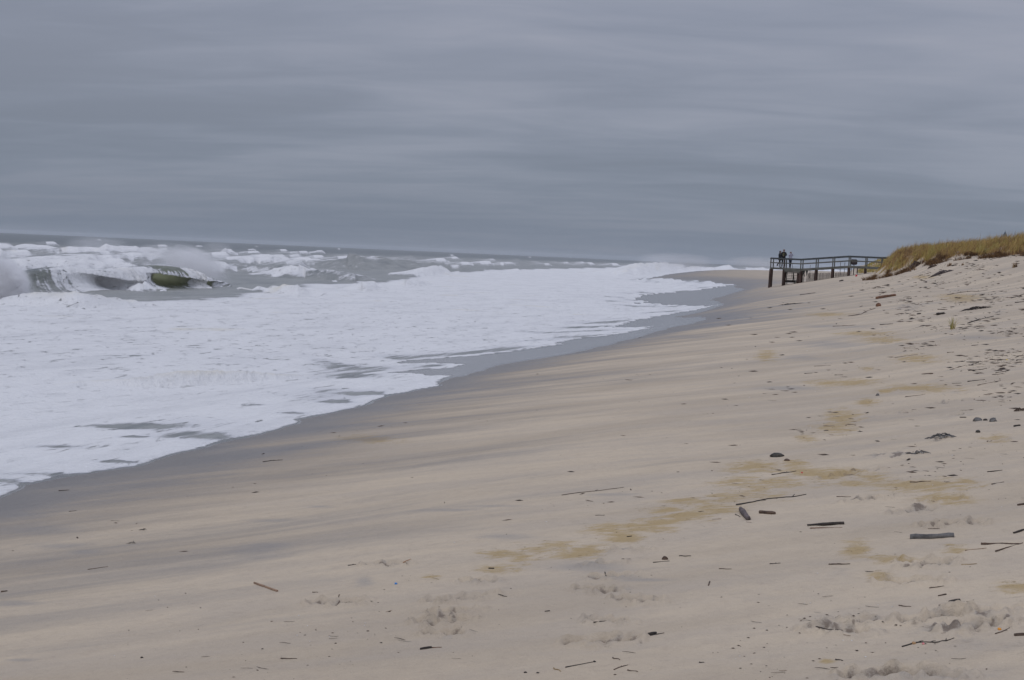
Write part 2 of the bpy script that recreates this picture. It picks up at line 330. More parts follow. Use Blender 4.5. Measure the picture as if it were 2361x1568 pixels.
def sand_relief(x, y):
    z = np.zeros(x.shape); dmp = np.zeros(x.shape); r = np.hypot(x, y); k = np.nonzero((r < 70) & (x > -16))
    X = x[k]; Y = y[k]; s = X-_xs1(Y); dry = ss(3, 8, s); up = ss(8, 14, s+.03*Y)
    d = dry*(.006*pn(X*1.7, Y*1.2, 60)+.004*fbm(X*4, Y*3, 61, 3))
    lump = np.maximum(fbm(X*2.2, Y*1.6, 64, 4, .6)-.12, 0)
    d += up*lump*.055*ss(-.15, .3, pn(X*.5, Y*.2, 71))+up*.012*fbm(X*7, Y*6, 72, 2)
    zz = d; dd = up*ss(.10, .35, lump)*.45
    for px, py, an, sc in PRINTS:
        q = np.nonzero((abs(X-px) < .55) & (abs(Y-py) < .55)); dx = X[q]-px; dy = Y[q]-py
        a = (dx*math.cos(an)+dy*math.sin(an))/sc; b = (-dx*math.sin(an)+dy*math.cos(an))/sc
        w = 1+.25*pn(dx*9+px, dy*9+py, 65)
        h1 = np.hypot((a-.07)/.105, b/.062)*w; h2 = np.hypot((a+.08)/.06, b/.05)*w; hh = np.minimum(h1, h2)
        zz[q] += -.042*sc*(1-ss(.55, 1.3, hh))+.020*np.exp(-((hh-1.6)/.4)**2)*(1+2.2*pn(dx*16, dy*16+px, 66))+.018*np.maximum(pn(dx*22, dy*22, 69), 0)*ss(3.2, 1.2, hh)
        dd[q] = np.maximum(dd[q], .75*(1-ss(.6, 1.4, hh))+.5*ss(.1, .35, pn(dx*13, dy*13+py, 70))*ss(3.2, 1.3, hh))
    mm = paint(X, Y, MOUNDS, 1.0)
    zz += mm*(.058*fbm(X*6, Y*6, 67, 4, .7)+.012); dd = np.maximum(dd, mm*ss(-.08, .22, fbm(X*5, Y*5, 68, 3))*1.0)
    z[k] = zz; dmp[k] = dd
    return z, dmp
# ------------------------------------------------------------------ swash outline
_F = [(-60,1178),(0,1145),(30,1132),(60,1118),(140,1102),(250,1085),(330,1074),(345,1070),(400,1050),(490,1025),(560,1010),(610,1000),(640,992),(650,985),(690,975),(697,966),(740,958),(790,945),(830,936),(885,920),(900,912),(940,905),(1000,893),(1018,888),(1020,880),(1035,872),(1028,866),(960,862),(893,861),(960,854),(1050,848),(1075,840),(1000,837),(905,839),(960,831),(1010,827),(1090,821),(1175,813),(1250,801),(1305,794),(1272,791),(1340,781),(1400,775),(1440,769),(1495,757),(1500,753),(1440,755),(1405,755),(1450,744),(1490,735),(1535,727),(1600,716),(1630,709),(1655,704),(1600,706),(1560,704),(1500,700),(1460,702),(1503,698),(1480,695),(1455,692),(1500,681),(1560,674),(1620,668),(1690,657),(1660,654),(1630,648),(1560,645),(1480,643)]
_Wl = [(-60, 1179), (0, 1146), (30, 1133), (60, 1119), (140, 1103), (250, 1086), (330, 1075), (345, 1071), (400, 1051), (490, 1026), (560, 1011), (610, 1001), (640, 993), (650, 986), (690, 976), (697, 967), (740, 959), (790, 946), (830, 937), (885, 921), (900, 913), (940, 906), (1000, 894), (1020, 885), (1037, 873), (1100, 858), (1175, 837), (1250, 826), (1333, 812), (1400, 795), (1479, 776), (1530, 762), (1566, 752), (1632, 737), (1620, 731), (1560, 730), (1640, 714), (1668, 702), (1640, 690), (1690, 676), (1719, 668), (1690, 662), (1695, 657), (1640, 650), (1560, 646), (1480, 644)]
_far = [(-51,310),(-55,360),(-64,450),(-73,550),(-81,646),(-80,900),(-72,1200),(-52,1700),(-32,2600),(-2,6000),(0,20000)]
def outline(px):
    p = ground([a[0] for a in px], [a[1] for a in px]); x, y = p[:, 0].copy(), p[:, 1].copy()
    x = np.r_[[-10.5, -11], x, [a[0] for a in _far]]; y = np.r_[[-300, -10], y, [a[1] for a in _far]]
    return x, y
FX, FY = outline(_F); WX, WY = outline(_Wl)
close_x = np.array([-30000, -30000]); close_y = np.array([20000, -300])
def sdf(x, y, qx, qy):
    d, _, _ = seg_dist(x, y, qx, qy)
    ins = inside(x, y, np.r_[qx, close_x], np.r_[qy, close_y])
    return np.where(ins, d, -d)
# ------------------------------------------------------------------ traced waves: (frame, [(x, toe y, height px)], foam, scum, extra)
WAVES = [
 ('W', [(-200,235,60),(0,235,55),(150,245,35),(350,258,28),(520,270,45),(700,288,100),(800,292,90),(900,295,75),(1100,295,70),(1230,292,50),(1400,288,10)], 1.0, 0, dict(wb=9, lump=.08)),
 ('W', [(-200,322,14),(100,322,16),(300,325,22),(450,330,22),(640,345,14),(900,352,4)], .75, 0, {}),
 ('W', [(1400,272,10),(1500,275,32),(1620,285,68),(1700,288,46),(1850,292,14),(2050,296,6)], .85, 0, {}),
 ('W', [(1780,248,8),(1860,250,12),(1960,252,6)], .8, 0, {}),
 ('W', [(2020,245,6),(2080,246,30),(2130,246,10)], .7, 0, {}),
 ('W', [(-100,650,60),(60,655,75),(200,662,95),(320,672,112),(450,683,128),(620,690,138),(760,688,118),(900,680,80),(1050,672,45),(1250,662,20)], .72, .5, dict(wb=3.2, lump=.07, wf=2.2)),
 ('W', [(1300,350,4),(1400,355,14),(1500,360,30),(1700,385,40),(1900,430,60),(2100,440,80),(2300,440,70),(2450,440,40)], .30, .3, dict(wf=2.5, wb=4)),
 ('W', [(1780,395,20),(1900,440,30),(2060,462,34),(2300,462,60),(2420,470,80),(2500,478,60),(2600,484,20),(2680,486,4)], .62, .4, dict(wf=2.6)),
 ('W', [(1650,530,4),(1850,545,25),(2000,570,60),(2120,585,92),(2220,590,105),(2361,588,75),(2480,585,35)], 1.05, .35, dict(lump=.2)),
 ('X', [(100,400,20),(200,400,70),(270,398,112),(370,392,95),(470,385,40),(560,380,8)], 1.0, .35, dict(lump=.2)),
 ('X', [(-40,285,60),(60,300,70),(200,300,40)], .35, .2, dict(wf=2)),
 ('X', [(60,292,4),(180,296,30),(300,300,60),(400,305,95),(560,312,95),(700,318,110),(850,325,142),(950,325,150),(1050,325,125),(1250,325,90),(1500,322,60),(1800,322,30),(2100,320,8)], .28, .35, dict(wf=2.6, wb=4, crest=.75)),
 ('X', [(860,190,10),(930,195,30),(980,196,36),(1040,196,10)], 1.0, 0, {}),
 ('X', [(1050,372,20),(1130,375,52),(1200,376,50),(1260,376,10),(1300,374,40),(1380,370,62),(1480,360,72),(1580,356,75),(1660,350,20)], .95, .3, dict(lump=.2)),
 ('X', [(1420,262,8),(1560,270,50),(1640,275,85),(1800,278,98),(1860,280,70),(2000,282,24),(2200,282,10)], .55, .2, dict(crest=.6)),
 ('X', [(240,162,6),(320,164,26),(500,166,34),(640,170,10)], .85, 0, {}),
 ('X', [(40,215,4),(90,222,28),(140,226,10)], .9, 0, {}),
 ('X', [(2080,325,6),(2200,325,22),(2260,326,40),(2340,328,28),(2440,328,8)], 1.1, 0, {}),
 ('X', [(440,425,20),(560,435,60),(640,440,88),(760,445,60),(860,440,30)], 1.2, .4, dict(lump=.25)),
 ('X', [(650,510,10),(720,515,70),(800,515,60),(900,515,90),(960,500,30)], 1.2, .35, dict(lump=.3)),
 ('X', [(980,455,10),(1060,462,55),(1180,465,70),(1260,465,65),(1340,455,40),(1400,448,10)], 1.2, .3, dict(lump=.3)),
 ('Y', [(20,192,6),(110,194,20),(185,196,40),(260,196,16),(320,195,4)], 1.1, 0, {}),
 ('Y', [(880,240,10),(1050,246,45),(1180,245,70),(1290,232,85),(1380,220,108),(1470,212,92),(1640,197,34),(1760,190,24),(1950,187,40),(2110,186,56),(2200,186,36),(2300,186,14)], 1.25, .5, dict(lump=.25)),
 ('Y', [(860,135,6),(970,138,26),(1070,140,44),(1110,140,14)], .5, 0, dict(crest=.6)),
 ('Z', [(290,160,3),(420,158,10),(520,158,16),(620,164,18),(720,172,26),(850,172,34),(1000,170,44),(1150,166,40),(1350,150,34),(1500,140,20),(1700,132,10),(1900,126,5)], 1.25, .55, dict(wb=4, lump=.16, wf=1.0, k=1.7)),
 ('W', [(850,525,20),(1000,572,80),(1060,568,118),(1130,562,110),(1200,558,70),(1250,552,12)], 1.15, .35, dict(wb=1.6, lump=.35)),
 ('W', [(1480,520,12),(1530,523,66),(1570,524,82),(1620,522,60),(1660,520,10)], 1.15, .1, dict(wb=1.4, lump=.3)),
]
# the plunging breaker: toe line and per-station curl (0 = smooth shoulder, 1 = open barrel, 2 = closed curtain)
BRK = [(150, 578, 100, 0, 0.05), (250, 575, 110, 0, 0.12), (350, 572, 132, 0, 0.2), (480, 568, 150, 0.05, 0.3), (580, 565, 157, 0.1, 0.6), (660, 562, 160, 0.18, 1.0), (730, 560, 156, 0.32, 1.1), (800, 558, 148, 0.5, 1.0), (860, 556, 142, 0.7, 0.8), (920, 554, 142, 1.05, 0.8), (980, 552, 144, 1.6, 0.9), (1040, 550, 148, 1.95, 0.9), (1110, 548, 148, 1.5, 0.9), (1150, 547, 145, 0.6, 0.9), (1190, 546, 147, 0.25, 0.85), (1240, 544, 149, 0.45, 0.6), (1290, 543, 151, 0.72, 0.25), (1340, 541, 151, 0.95, 0.05), (1390, 539, 149, 1.15, 0.0), (1430, 538, 146, 1.4, 0.1), (1470, 537, 139, 1.7, 0.5), (1520, 535, 123, 1.95, 0.85), (1580, 534, 90, 1.2, 0.7), (1640, 532, 57, 0.3, 0.5), (1760, 528, 23, 0, 0.2)]
def trace(f, pts, z=0.1):
    u, v = fr(f, [p[0] for p in pts], [p[1] for p in pts]); x, y = at_z(u, v, z)
    A = np.array([p[2] for p in pts])*FR[f][2]*K/2.3057*np.hypot(x, y)/FPX
    return x, y, A
_wv = []
for f, pts, fo, scm, ex in WAVES:
    x, y, A = trace(f, pts, .25 if f == 'Z' else .1); n = 40; A = A*ex.get('k', 1)
    t = np.linspace(0, len(x)-1, n); i = np.arange(len(x))
    kk = np.hanning(25); kk /= kk.sum(); smo = lambda a: np.convolve(np.pad(a, 12, 'reflect', reflect_type='odd'), kk, 'valid')
    k3 = np.hanning(7); k3 /= k3.sum(); sma = lambda a: np.convolve(np.pad(a, 3, 'edge'), k3, 'valid')
    tp = ss(0, 5, np.minimum(np.arange(n), n-1-np.arange(n))+.3)
    _wv.append((smo(np.interp(t, i, x)), smo(np.interp(t, i, y)), np.clip(sma(np.interp(t, i, A)), .03, 3.6)*tp, fo, scm, ex))
def sea_state(x, y):
    "height, foam and scum of the sea surface"
    q = -(x-_xs1(y)); r = np.hypot(x, y)
    farw = ss(150, 500, r)
    near = ss(10, 60, q)
    z = near*(.16*fbm(x/9, y/14, 70, 3)+.05*fbm(x/2.2, y/2.6, 71, 3))
    crest = np.maximum(0, 1-abs(((q+14*pn(x/90, y/140, 72)) % 62)/31-1)*1.6)
    env = ss(-.1, .35, pn(x/160, y/110, 73))
    z = z+ss(200, 330, r)*ss(120, 240, q)*(.5*fbm(x/28, y/40, 74, 4))
    z = z+ss(70, 130, q)*(1-farw)*.28*fbm(x/14, y/22, 75, 3)
    rg = np.maximum(0, 1-2.6*abs(pn(x/20+.4*pn(x/30, y/30, 84), y/75, 85)))**2*ss(-.25, .3, pn(x/30, y/50, 86))
    mz = ss(60, 85, q)*ss(420, 300, q)*ss(90, 130, r)*ss(700, 400, r)
    z = z+mz*(.5*rg+.30*fbm(x/10, y/20, 87, 4))
    foam = .30*mz*ss(.25, .9, rg)*ss(-.2, .3, pn(x/12, y/18, 88)); scum = np.zeros(x.shape)
    for k, qk in enumerate((72, 86, 101, 118, 137, 158, 182, 210, 243, 282, 330, 390, 470, 580, 720, 900)):
        sel = np.nonzero((abs(q-qk) < 40+qk*.12) & (r > 120))[0]
        if not len(sel): continue
        X = x[sel]; Y = y[sel]; Q = q[sel]
        qc = qk+(5+qk*.02)*pn(Y/(38+qk*.12), k*7.3, 110)+2.2*pn(Y/9, k*3.1, 111)
        env = ss(-.34, .34, pn(Y/(34+qk*.12), k*5.7+X*0, 112)); A = (.45+1.15*env)*(1 if qk < 300 else 1.1)*ss(118, 165, r[sel])
        n_ = Q-qc; wf_ = 1.1*A+.6; pr = np.where(n_ < 0, 0, np.where(n_ < wf_, ss(0, 1, n_/wf_), np.exp(-((n_-wf_)/(4.2*A+2))**2)))
        hh = A*pr*(1+.05*fbm(X*.8, Y*.4, 113, 3, .5))
        z[sel] = np.maximum(z[sel], hh)+.3*np.minimum(z[sel], hh)
        br = ss(.35, .85, env+.5*pn(Y/7, k*2.2, 114))
        foam[sel] = np.maximum(foam[sel], np.clip(br*(.18+.64*ss(.55, .95, pr))*ss(.02, .3, pr)*(n_ < wf_+2.0*A), 0, 1.1))
        foam[sel] = np.maximum(foam[sel], (.16+.26*br)*np.exp(-np.maximum(n_-wf_, 0)/(9*A+2))*(n_ > 0))
    foam += ss(45, 70, q)*(.10+.20*ss(330, 120, q)+.20*ss(260, 90, q)*pn(x/9, y/40, 78))
    bx, by = BX, BY
    lim = np.interp(y, by, bx)
    pl = ss(-1.5, 2.0, x-lim+2.5*pn(x/6, y/9, 76))
    foam = np.maximum(foam, pl*(.93+.22*ss(60, 35, r)))
    zone = ss(14, 2, abs(x-lim+3))*ss(60, 90, r)*.35
    foam = np.maximum(foam, ss(60, 6, lim-x)*.26)
    scum += .55*ss(.15, .5, pn(x/5, y/8, 77))*ss(2, 12, q)*(r > 30)+.15*zone
    for wx, wy, A, fo, scm, ex in _wv:
        Am = A.max(); R = max(10*Am, 14)
        k = np.nonzero((x > wx.min()-R) & (x < wx.max()+R) & (y > wy.min()-R) & (y < wy.max()+R))[0]
        if not len(k): continue
        X = x[k]; Y = y[k]; d, sd, par = seg_dist(X, Y, wx, wy)
        a = np.interp(par, np.arange(len(A)), A); n_ = d*sd
        end = 1-ss(0, 4, np.where((par < .02) | (par > len(A)-1.02), abs(d), 0)*(abs(n_) < R)*0)
        wf = ex.get('wf', 1.9)*np.maximum(a, .12)*.9; wb = ex.get('wb', 3.0)*np.maximum(a, .12)
        lum = min(ex.get('lump', .06 if fo < .6 else .12), .16); n_ = n_+a*.28*pn(X*.8/np.maximum(Am, .5), Y*.4/np.maximum(Am, .5), 80)
        prof = np.where(n_ < wf, ss(0, 1, n_/wf), np.exp(-((n_-wf)/wb)**2))*(n_ > 0)
        tip = (par <= 0) | (par >= len(A)-1)
        prof = np.where(tip, prof*np.exp(-(d/np.maximum(wb, .5))**2), prof)
        fq = 1.9/max(Am, .5); hgt = a*prof*(1+lum*1.9*fbm(X*fq, Y*fq*.5, 81, 5, .66)*prof)
        z[k] = np.maximum(z[k], hgt) + .35*np.minimum(z[k], hgt)
        cr = ex.get('crest', 0)
        bias = fo*ss(0, .25, prof)
        if cr: bias = fo*ss(0, .3, prof)+cr*ss(.8, 1, prof)*ss(-.3, .3, pn(X/4, Y/4, 82))
        foam[k] = np.maximum(foam[k], bias)
        tr = .42*fo*np.exp(-np.maximum(n_-wf, 0)/(12*np.maximum(a, .5)))*(n_ > 0)*(a > .15*Am)*(1-tip)
        foam[k] = np.maximum(foam[k], tr)
        scum[k] = np.maximum(scum[k], scm*prof)
    return z, foam, scum
# boundary between the white foam plateau and the grey surf
_bl = [(-120,700),(0,692),(90,694),(250,705),(480,690),(560,676),(620,668),(700,655),(880,650),(1000,631),(1150,622),(1300,619),(1450,616)]
BX, BY = at_z([a[0] for a in _bl], [a[1] for a in _bl], .15)
BX = np.r_[-55, BX, -130, -150, -150]; BY = np.r_[-300, BY, 700, 1000, 20000]
o_ = np.argsort(BY); BX = BX[o_]; BY = BY[o_]
# ------------------------------------------------------------------ one fan-shaped grid, finer towards where detail is
def fan():
    ang = np.r_[np.arange(-180, -42, 3.0), np.arange(-42, -36, .3), np.arange(-36, 8, .06), np.arange(8, 14, .3), np.arange(15, 180, 3.0)]
    rs = [.5, 1.2, 2, 3, 4, 4.6]; r = 5.0
    while r < 14000:
        rs.append(r); k = .00042 if r < 16 else (.00042+(.00014-.00042)*min(1, (r-16)/14) if r < 300 else .00014+(r-300)/1500*.0003)
        r += r*r*k if r < 2500 else r*.3
    return np.radians(ang), np.array(rs)
ANG, RS = fan(); NA, NR = len(ANG), len(RS)
gx = (RS[:, None]*np.sin(ANG)[None, :]).ravel(); gy = (RS[:, None]*np.cos(ANG)[None, :]).ravel()
def quads(keep_vert):
    i = np.arange(NR-1)[:, None]*NA; j = np.arange(NA)[None, :]; j2 = (j+1) % NA
    a = (i+j).ravel(); b = (i+j2).ravel(); c = (i+NA+j2).ravel(); d = (i+NA+j).ravel()
    f = np.stack([a, b, c, d], 1)[:, ::-1]; kv = keep_vert[f]; return f[kv.any(1)]
def compact(V, F, attrs):
    used = np.zeros(len(V), bool); used[F.ravel()] = True; idx = np.cumsum(used)-1
    return V[used], idx[F], {k: a[used] for k, a in attrs.items()}
ww = sdf(gx, gy, WX, WY)
T0 = base_T(gx, gy); rel, dmp = sand_relief(gx, gy)
rel *= 1-ss(-1.2, -.3, ww)
TZ = T0+rel
gr_ = np.hypot(gx, gy)
keepT = (TZ > -.9) | (gr_ < 6)
fT = quads(keepT)
wet = .38*ss(190, 260, gy)*(gx-_xs1(gy) < 60)+np.exp(-(np.maximum(-ww-.05, 0)/np.where(gr_ < 60, 3.4, 6.5))**.8)*1.08
vg = veg(gx, gy); rootm = .6*ss(.0, .5, vg)+.35*ss(-5, 0, gy-_yb(gx))*ss(-2.6, -1, gx)*(gy < 143)*(gy > 40)*ss(-.1, .25, pn(gx*.9, gy*.35, 325))
st_ = 1.0*paint(gx, gy, STAINS, .5)+.10*ss(.1, .5, pn(gx*.5, gy*.12, 46))*ss(5, 10, gx-_xs1(gy)); dm_ = np.maximum(paint(gx, gy, DAMPS, .6)*.8, dmp)
V, F_, at = compact(np.stack([gx, gy, TZ], 1), fT, dict(wet=wet, stain=st_, scuff=ss(6, 13, gx-_xs1(gy)+.03*gy)*(gr_ < 90)*ss(-.35, .25, pn(gx*.5, gy*.15, 47)), damp=dm_, churn=dmp, root=np.clip(rootm, 0, 1)))
beach = mesh_np('beach_sand', V, F_, M_SAND); [pattr(beach, k, a) for k, a in at.items()]
tag(beach, 'pale tan sand beach sloping up from the surf to the grassy dune', kind='structure')
# ------------------------------------------------------------------ the sea
keepS = (ww > -1.5) & (gy > -120)
fS = quads(keepS)
us = np.zeros(len(gx), bool); us[fS.ravel()] = True; ii = np.nonzero(us)[0]
sx, sy = gx[ii], gy[ii]; sw = ww[ii]; sf = sdf(sx, sy, FX, FY)
jz = .30*pn(sx*.9, sy*.5, 94)+.13*pn(sx*2.1, sy*1.3, 90)+.05*pn(sx*5, sy*3.5, 91)
jz = jz*np.clip(np.hypot(sx, sy)/30, .6, 3)
sf = sf+jz; sw = sw+jz
zS, foS, scS = sea_state(sx, sy)
TS = TZ[ii]
film_z = TS+.012*np.tanh(sw/.25)
foam_z = TS+.05*(1-np.exp(-np.maximum(sf, 0)/.25))+.015*fbm(sx*2.5, sy*2, 93, 3)*ss(0, 1, sf)
edge = ss(0, .12, sf)
shore_z = np.where(sf > 0, np.maximum(foam_z, film_z), film_z)
lvl = .12+zS
k_ = .12; hmx = np.clip(.5+.5*(shore_z-lvl)/k_, 0, 1)
zz = lvl*(1-hmx)+shore_z*hmx+k_*hmx*(1-hmx)
wz = ss(.3, 2.2, sw); zz = shore_z*(1-wz)+zz*wz
deep = ss(0, .5, sw)
zz = np.where(TS < -.85, lvl, zz)
q_ = -(sx-_xs1(sy))
foS2 = np.where(sf > 0, foS*edge, 0)
# thin see-through streaks in the foam sheet near the run-up edge
HOLES = patches([('Z',650,415,260,14),('Z',700,472,110,8),('Z',300,525,200,14),('Z',1100,470,260,24),('Z',1550,345,110,10),('Z',1800,285,130,8),('Z',1950,240,150,8),('Z',250,670,260,12),('Z',60,710,120,18),('Z',650,605,150,8),('Z',1350,300,90,6)])
hl = paint(sx, sy, HOLES)
lace = ss(.35, .9, sf)*ss(7.5, 2.0, sf)*ss(-.15, .35, pn(sx*.35+.2*sy, sy*.10, 95))
lace2 = ss(1.5, 3, sf)*ss(30, 12, sf)*ss(.10, .45, pn(sx*.16, sy*.05, 96))*(np.hypot(sx, sy) < 110)
foS2 = np.where(sf > 0, np.clip(foS2-.75*hl-.52*lace-.10*lace2, 0, 2), 0)
film = np.maximum(1-ss(-.02, .10, sf), .0)
at = dict(foam=foS2, scum=scS, film=film, olive=np.zeros(len(ii)), turbid=ss(420, 90, q_)*.75)
V = np.stack([sx, sy, zz], 1); idx = np.full(len(gx), -1); idx[ii] = np.arange(len(ii))
sea = mesh_np('sea_water', V, idx[fS], M_WATER); [pattr(sea, k, a) for k, a in at.items()]
tag(sea, 'rough grey sea with white surf running up the sand', kind='structure')
print('TRIS', len(fT)*2, len(fS)*2)
# ------------------------------------------------------------------ the plunging breaker: a lofted curling sheet of water
_pr = {0: ([-5,-3.6,-2.4,-1.6,-1.0,-.6,-.35,-.15,0,.1,.25,.4,.55,.75,1.0,1.4,2.0], [-.05,.15,.42,.68,.88,.97,1,.99,.95,.88,.75,.6,.45,.28,.14,.02,-.12]),
       1: ([-5,-3.6,-2.4,-1.6,-1.0,-.6,-.2,.2,.55,.80,.52,.1,-.25,-.36,-.1,.5,1.5], [-.05,.15,.42,.68,.88,.98,1,.96,.80,.52,.66,.82,.68,.4,.14,.0,-.12]),
       2: ([-5,-3.6,-2.4,-1.6,-1.0,-.6,-.2,.25,.68,1.0,1.1,1.12,1.15,1.2,1.3,1.5,1.9], [-.05,.15,.42,.66,.84,.93,.95,.88,.65,.35,.25,.2,.15,.1,.05,-.02,-.12])}
def fine(a, n=56):
    t = np.linspace(0, len(a)-1, n*4); v = np.interp(t, np.arange(len(a)), a); k = np.hanning(15); k /= k.sum()
    v = np.convolve(np.pad(v, 7, 'edge'), k, 'valid'); return v[::4]
_pf = {k: (fine(a), fine(b)) for k, (a, b) in _pr.items()}
bx_, by_, bA = trace('W', BRK, .05); bA = bA*1.08
n = 420; t = np.linspace(0, len(BRK)-1, n); i = np.arange(len(BRK))
sx_ = np.interp(t, i, bx_); sy_ = np.interp(t, i, by_)
k9 = np.hanning(61); k9 /= k9.sum(); sm = lambda a, w=k9: np.convolve(np.pad(a, len(w)//2, 'edge'), w, 'valid')
k5 = np.hanning(25); k5 /= k5.sum()
sx_, sy_ = sm(sx_), sm(sy_); sA = sm(np.interp(t, i, bA), k5); sc_ = sm(np.interp(t, i, [b[3] for b in BRK]), k5); sfm = sm(np.interp(t, i, [b[4] for b in BRK]), k5)
tx, ty = np.gradient(sx_), np.gradient(sy_); L_ = np.hypot(tx, ty); nx_, ny_ = ty/L_, -tx/L_
c0 = np.clip(sc_, 0, 1)[:, None]; c1 = np.clip(sc_-1, 0, 1)[:, None]
pc = (_pf[0][0]*(1-c0)+_pf[1][0]*c0)*(1-c1)+_pf[2][0]*c1; ph = (_pf[0][1]*(1-c0)+_pf[1][1]*c0)*(1-c1)+_pf[2][1]*c1
pc = (pc-1.0)*sA[:, None]; ph = ph*sA[:, None]
m_ = pc.shape[1]; U = np.linspace(0, 1, m_)[None, :]*np.ones((n, 1)); S_ = np.linspace(0, 1, n)[:, None]*np.ones((1, m_))
rough = .10*fbm(S_*60, U*9, 100, 4, .6)*ss(.2, .5, U)*sA[:, None]
closed = ss(1.2, 1.9, sc_)[:, None]
puff = closed*(.22*fbm(S_*70, U*14, 103, 4, .65)+.12)*sA[:, None]*ss(.25, .5, U)
pc = pc+rough*.5+puff; ph = ph+rough*.5*ss(0, .2, U)+puff*.6*(1-ss(.8, 1, U))
BXv = sx_[:, None]+nx_[:, None]*pc; BYv = sy_[:, None]+ny_[:, None]*pc; BZv = .08+ph
F_ = [[a*m_+b, (a+1)*m_+b, (a+1)*m_+b+1, a*m_+b+1] for a in range(n-1) for b in range(m_-1)]
brk = mesh_np('breaking_wave', np.stack([BXv, BYv, BZv], -1).reshape(-1, 3), F_, M_WATER)
tipm = np.exp(-((U-.56)/.05)**2)*np.clip(sc_, 0, 1)[:, None]
streak = pn(S_*85+U*7, U*2.2, 106)*.55+pn(S_*160+U*12, U*3, 107)*.3
cm = np.clip(sc_*2, 0, 1)[:, None]
bf = sfm[:, None]*1.0*ss(.30, .5, U)+.12+.50*tipm+streak*1.25*ss(.3, .5, U)+.25*ss(.85, 1, U)*(.4+.6*cm)+.12*cm*np.exp(-((U-.40)/.05)**2)
bf = bf+closed*.6*ss(.3, .5, U)
ol = (.4+.6*(S_ > .54))*ss(.3, .8, sc_)[:, None]*(1-ss(1.4, 1.8, sc_))[:, None]*(.30*ss(.38, .5, U)+.60*ss(.55, .60, U))*(1-ss(.84, .95, U))*1.0+.20*ss(.35, .6, U)*ss(.9, .6, U)+.55*(S_ > .54)*ss(.05, .2, U)*(1-ss(.3, .5, U))*ss(.3, .8, sc_)[:, None]*(1-ss(1.4, 1.8, sc_))[:, None]
bf = bf-.35*(ol > .6)
pattr(brk, 'foam', np.clip(bf, 0, 2).ravel()); pattr(brk, 'scum', (.35*closed+.2*U*0).ravel()+np.zeros(n*m_) if False else (closed*.4*np.ones((1, m_))).ravel())
pattr(brk, 'film', np.zeros(n*m_)); pattr(brk, 'olive', ol.ravel()); pattr(brk, 'turbid', (.35+.4*ss(.6, 1, U)-.3*ol).ravel())
tag(brk, 'plunging breaker with a green hollow barrel at left of the surf', 'wave', kind='structure')
# ------------------------------------------------------------------ spray thrown up by the breakers: soft volumes
def spray_mat(name, dens, nscale, lo, hi, stretch=(1,1,1)):
    m = bpy.data.materials.new(name); m.use_nodes = True; m.node_tree.nodes.clear(); h = G(m.node_tree)
    P = h.n('ShaderNodeTexCoord').outputs['Object']
    ln = h.n('ShaderNodeVectorMath', _operation='LENGTH', i0=P).outputs['Value']
    nz = h.noise(h.mapping(P, scale=stretch), nscale*1.25, 9, .76, 1.2)
    fall = h.ramp(h.m('ADD', ln, h.m('MULTIPLY', h.m('SUBTRACT', nz, .5), 1.9)), lo, hi, 1.0, 0.0)
    d = h.m('MULTIPLY', h.m('MULTIPLY', fall, h.ramp(ln, .99, .75)), dens)
    v = h.n('ShaderNodeVolumePrincipled'); v.inputs['Color'].default_value = (.96, .96, .97, 1); h.put(v.inputs['Density'], d); v.inputs['Anisotropy'].default_value = .2
    h.t.links.new(v.outputs[0], h.n('ShaderNodeOutputMaterial').inputs['Volume']); return m
def ico(n=3):
    import bmesh
    bm = bmesh.new(); bmesh.ops.create_icosphere(bm, subdivisions=n, radius=1.0); me = bpy.data.meshes.new('spray'); bm.to_mesh(me); bm.free(); return me
def spray(u, v, Y, w, hgt, dep, dens, label, ns=2.2, lo=.35, hi=.95, stretch=(1,1,1), tilt=0):
    x, z = at_y(u, v, Y); me = ico(); me.materials.append(spray_mat('spray_mist', dens, ns, lo, hi, stretch))
    o = bpy.data.objects.new('wave_spray', me); C.objects.link(o); o.location = (x, Y, z); o.scale = (w, dep, hgt); o.rotation_euler = (0, tilt, math.radians(12))
    tag(o, label, 'spray', 'spray thrown up by the breaking waves', 'stuff')
spray(-58, 668, 82, 3.9, 2.8, 2.6, 4.5, 'tall white burst of spray at the left edge of the sea', 2.6, .62, 1.05)
spray(10, 722, 84, 3.4, 1.0, 2.2, 1.8, 'low white mist at the foot of the tall left burst', 2.4, .45, 1.0)
spray(450, 614, 137, 4.2, 2.2, 3, .75, 'windblown mist over the hollow barrel of the breaker', 1.8, .40, 1.0, (1,1,1.6), .35)
spray(400, 592, 142, 5.0, 1.7, 3, .22, 'thin mist trailing left above the hollow barrel', 1.6, .35, 1.0, (.7,1,1.6), .1)
spray(368, 640, 130, 2.6, 1.6, 2, 1.3, 'white puff where the first curl collapses', 2.2, .45, 1.0)
spray(225, 562, 340, 10, 2.2, 5, .06, 'faint spray above the outer line of broken water', 1.8, .4, 1.0, (1,1,2))
spray(502, 570, 420, 6, 1.8, 4, .08, 'faint spray above the small outer whitecap', 1.8, .4, 1.0)
spray(1560, 603, 420, 14, 3.0, 8, .06, 'pale mist over the far shore break beyond the sand point', 1.8, .4, 1.0)
spray(1750, 606, 560, 16, 3.0, 8, .05, 'pale mist over the surf left of the boardwalk', 1.8, .4, 1.0)
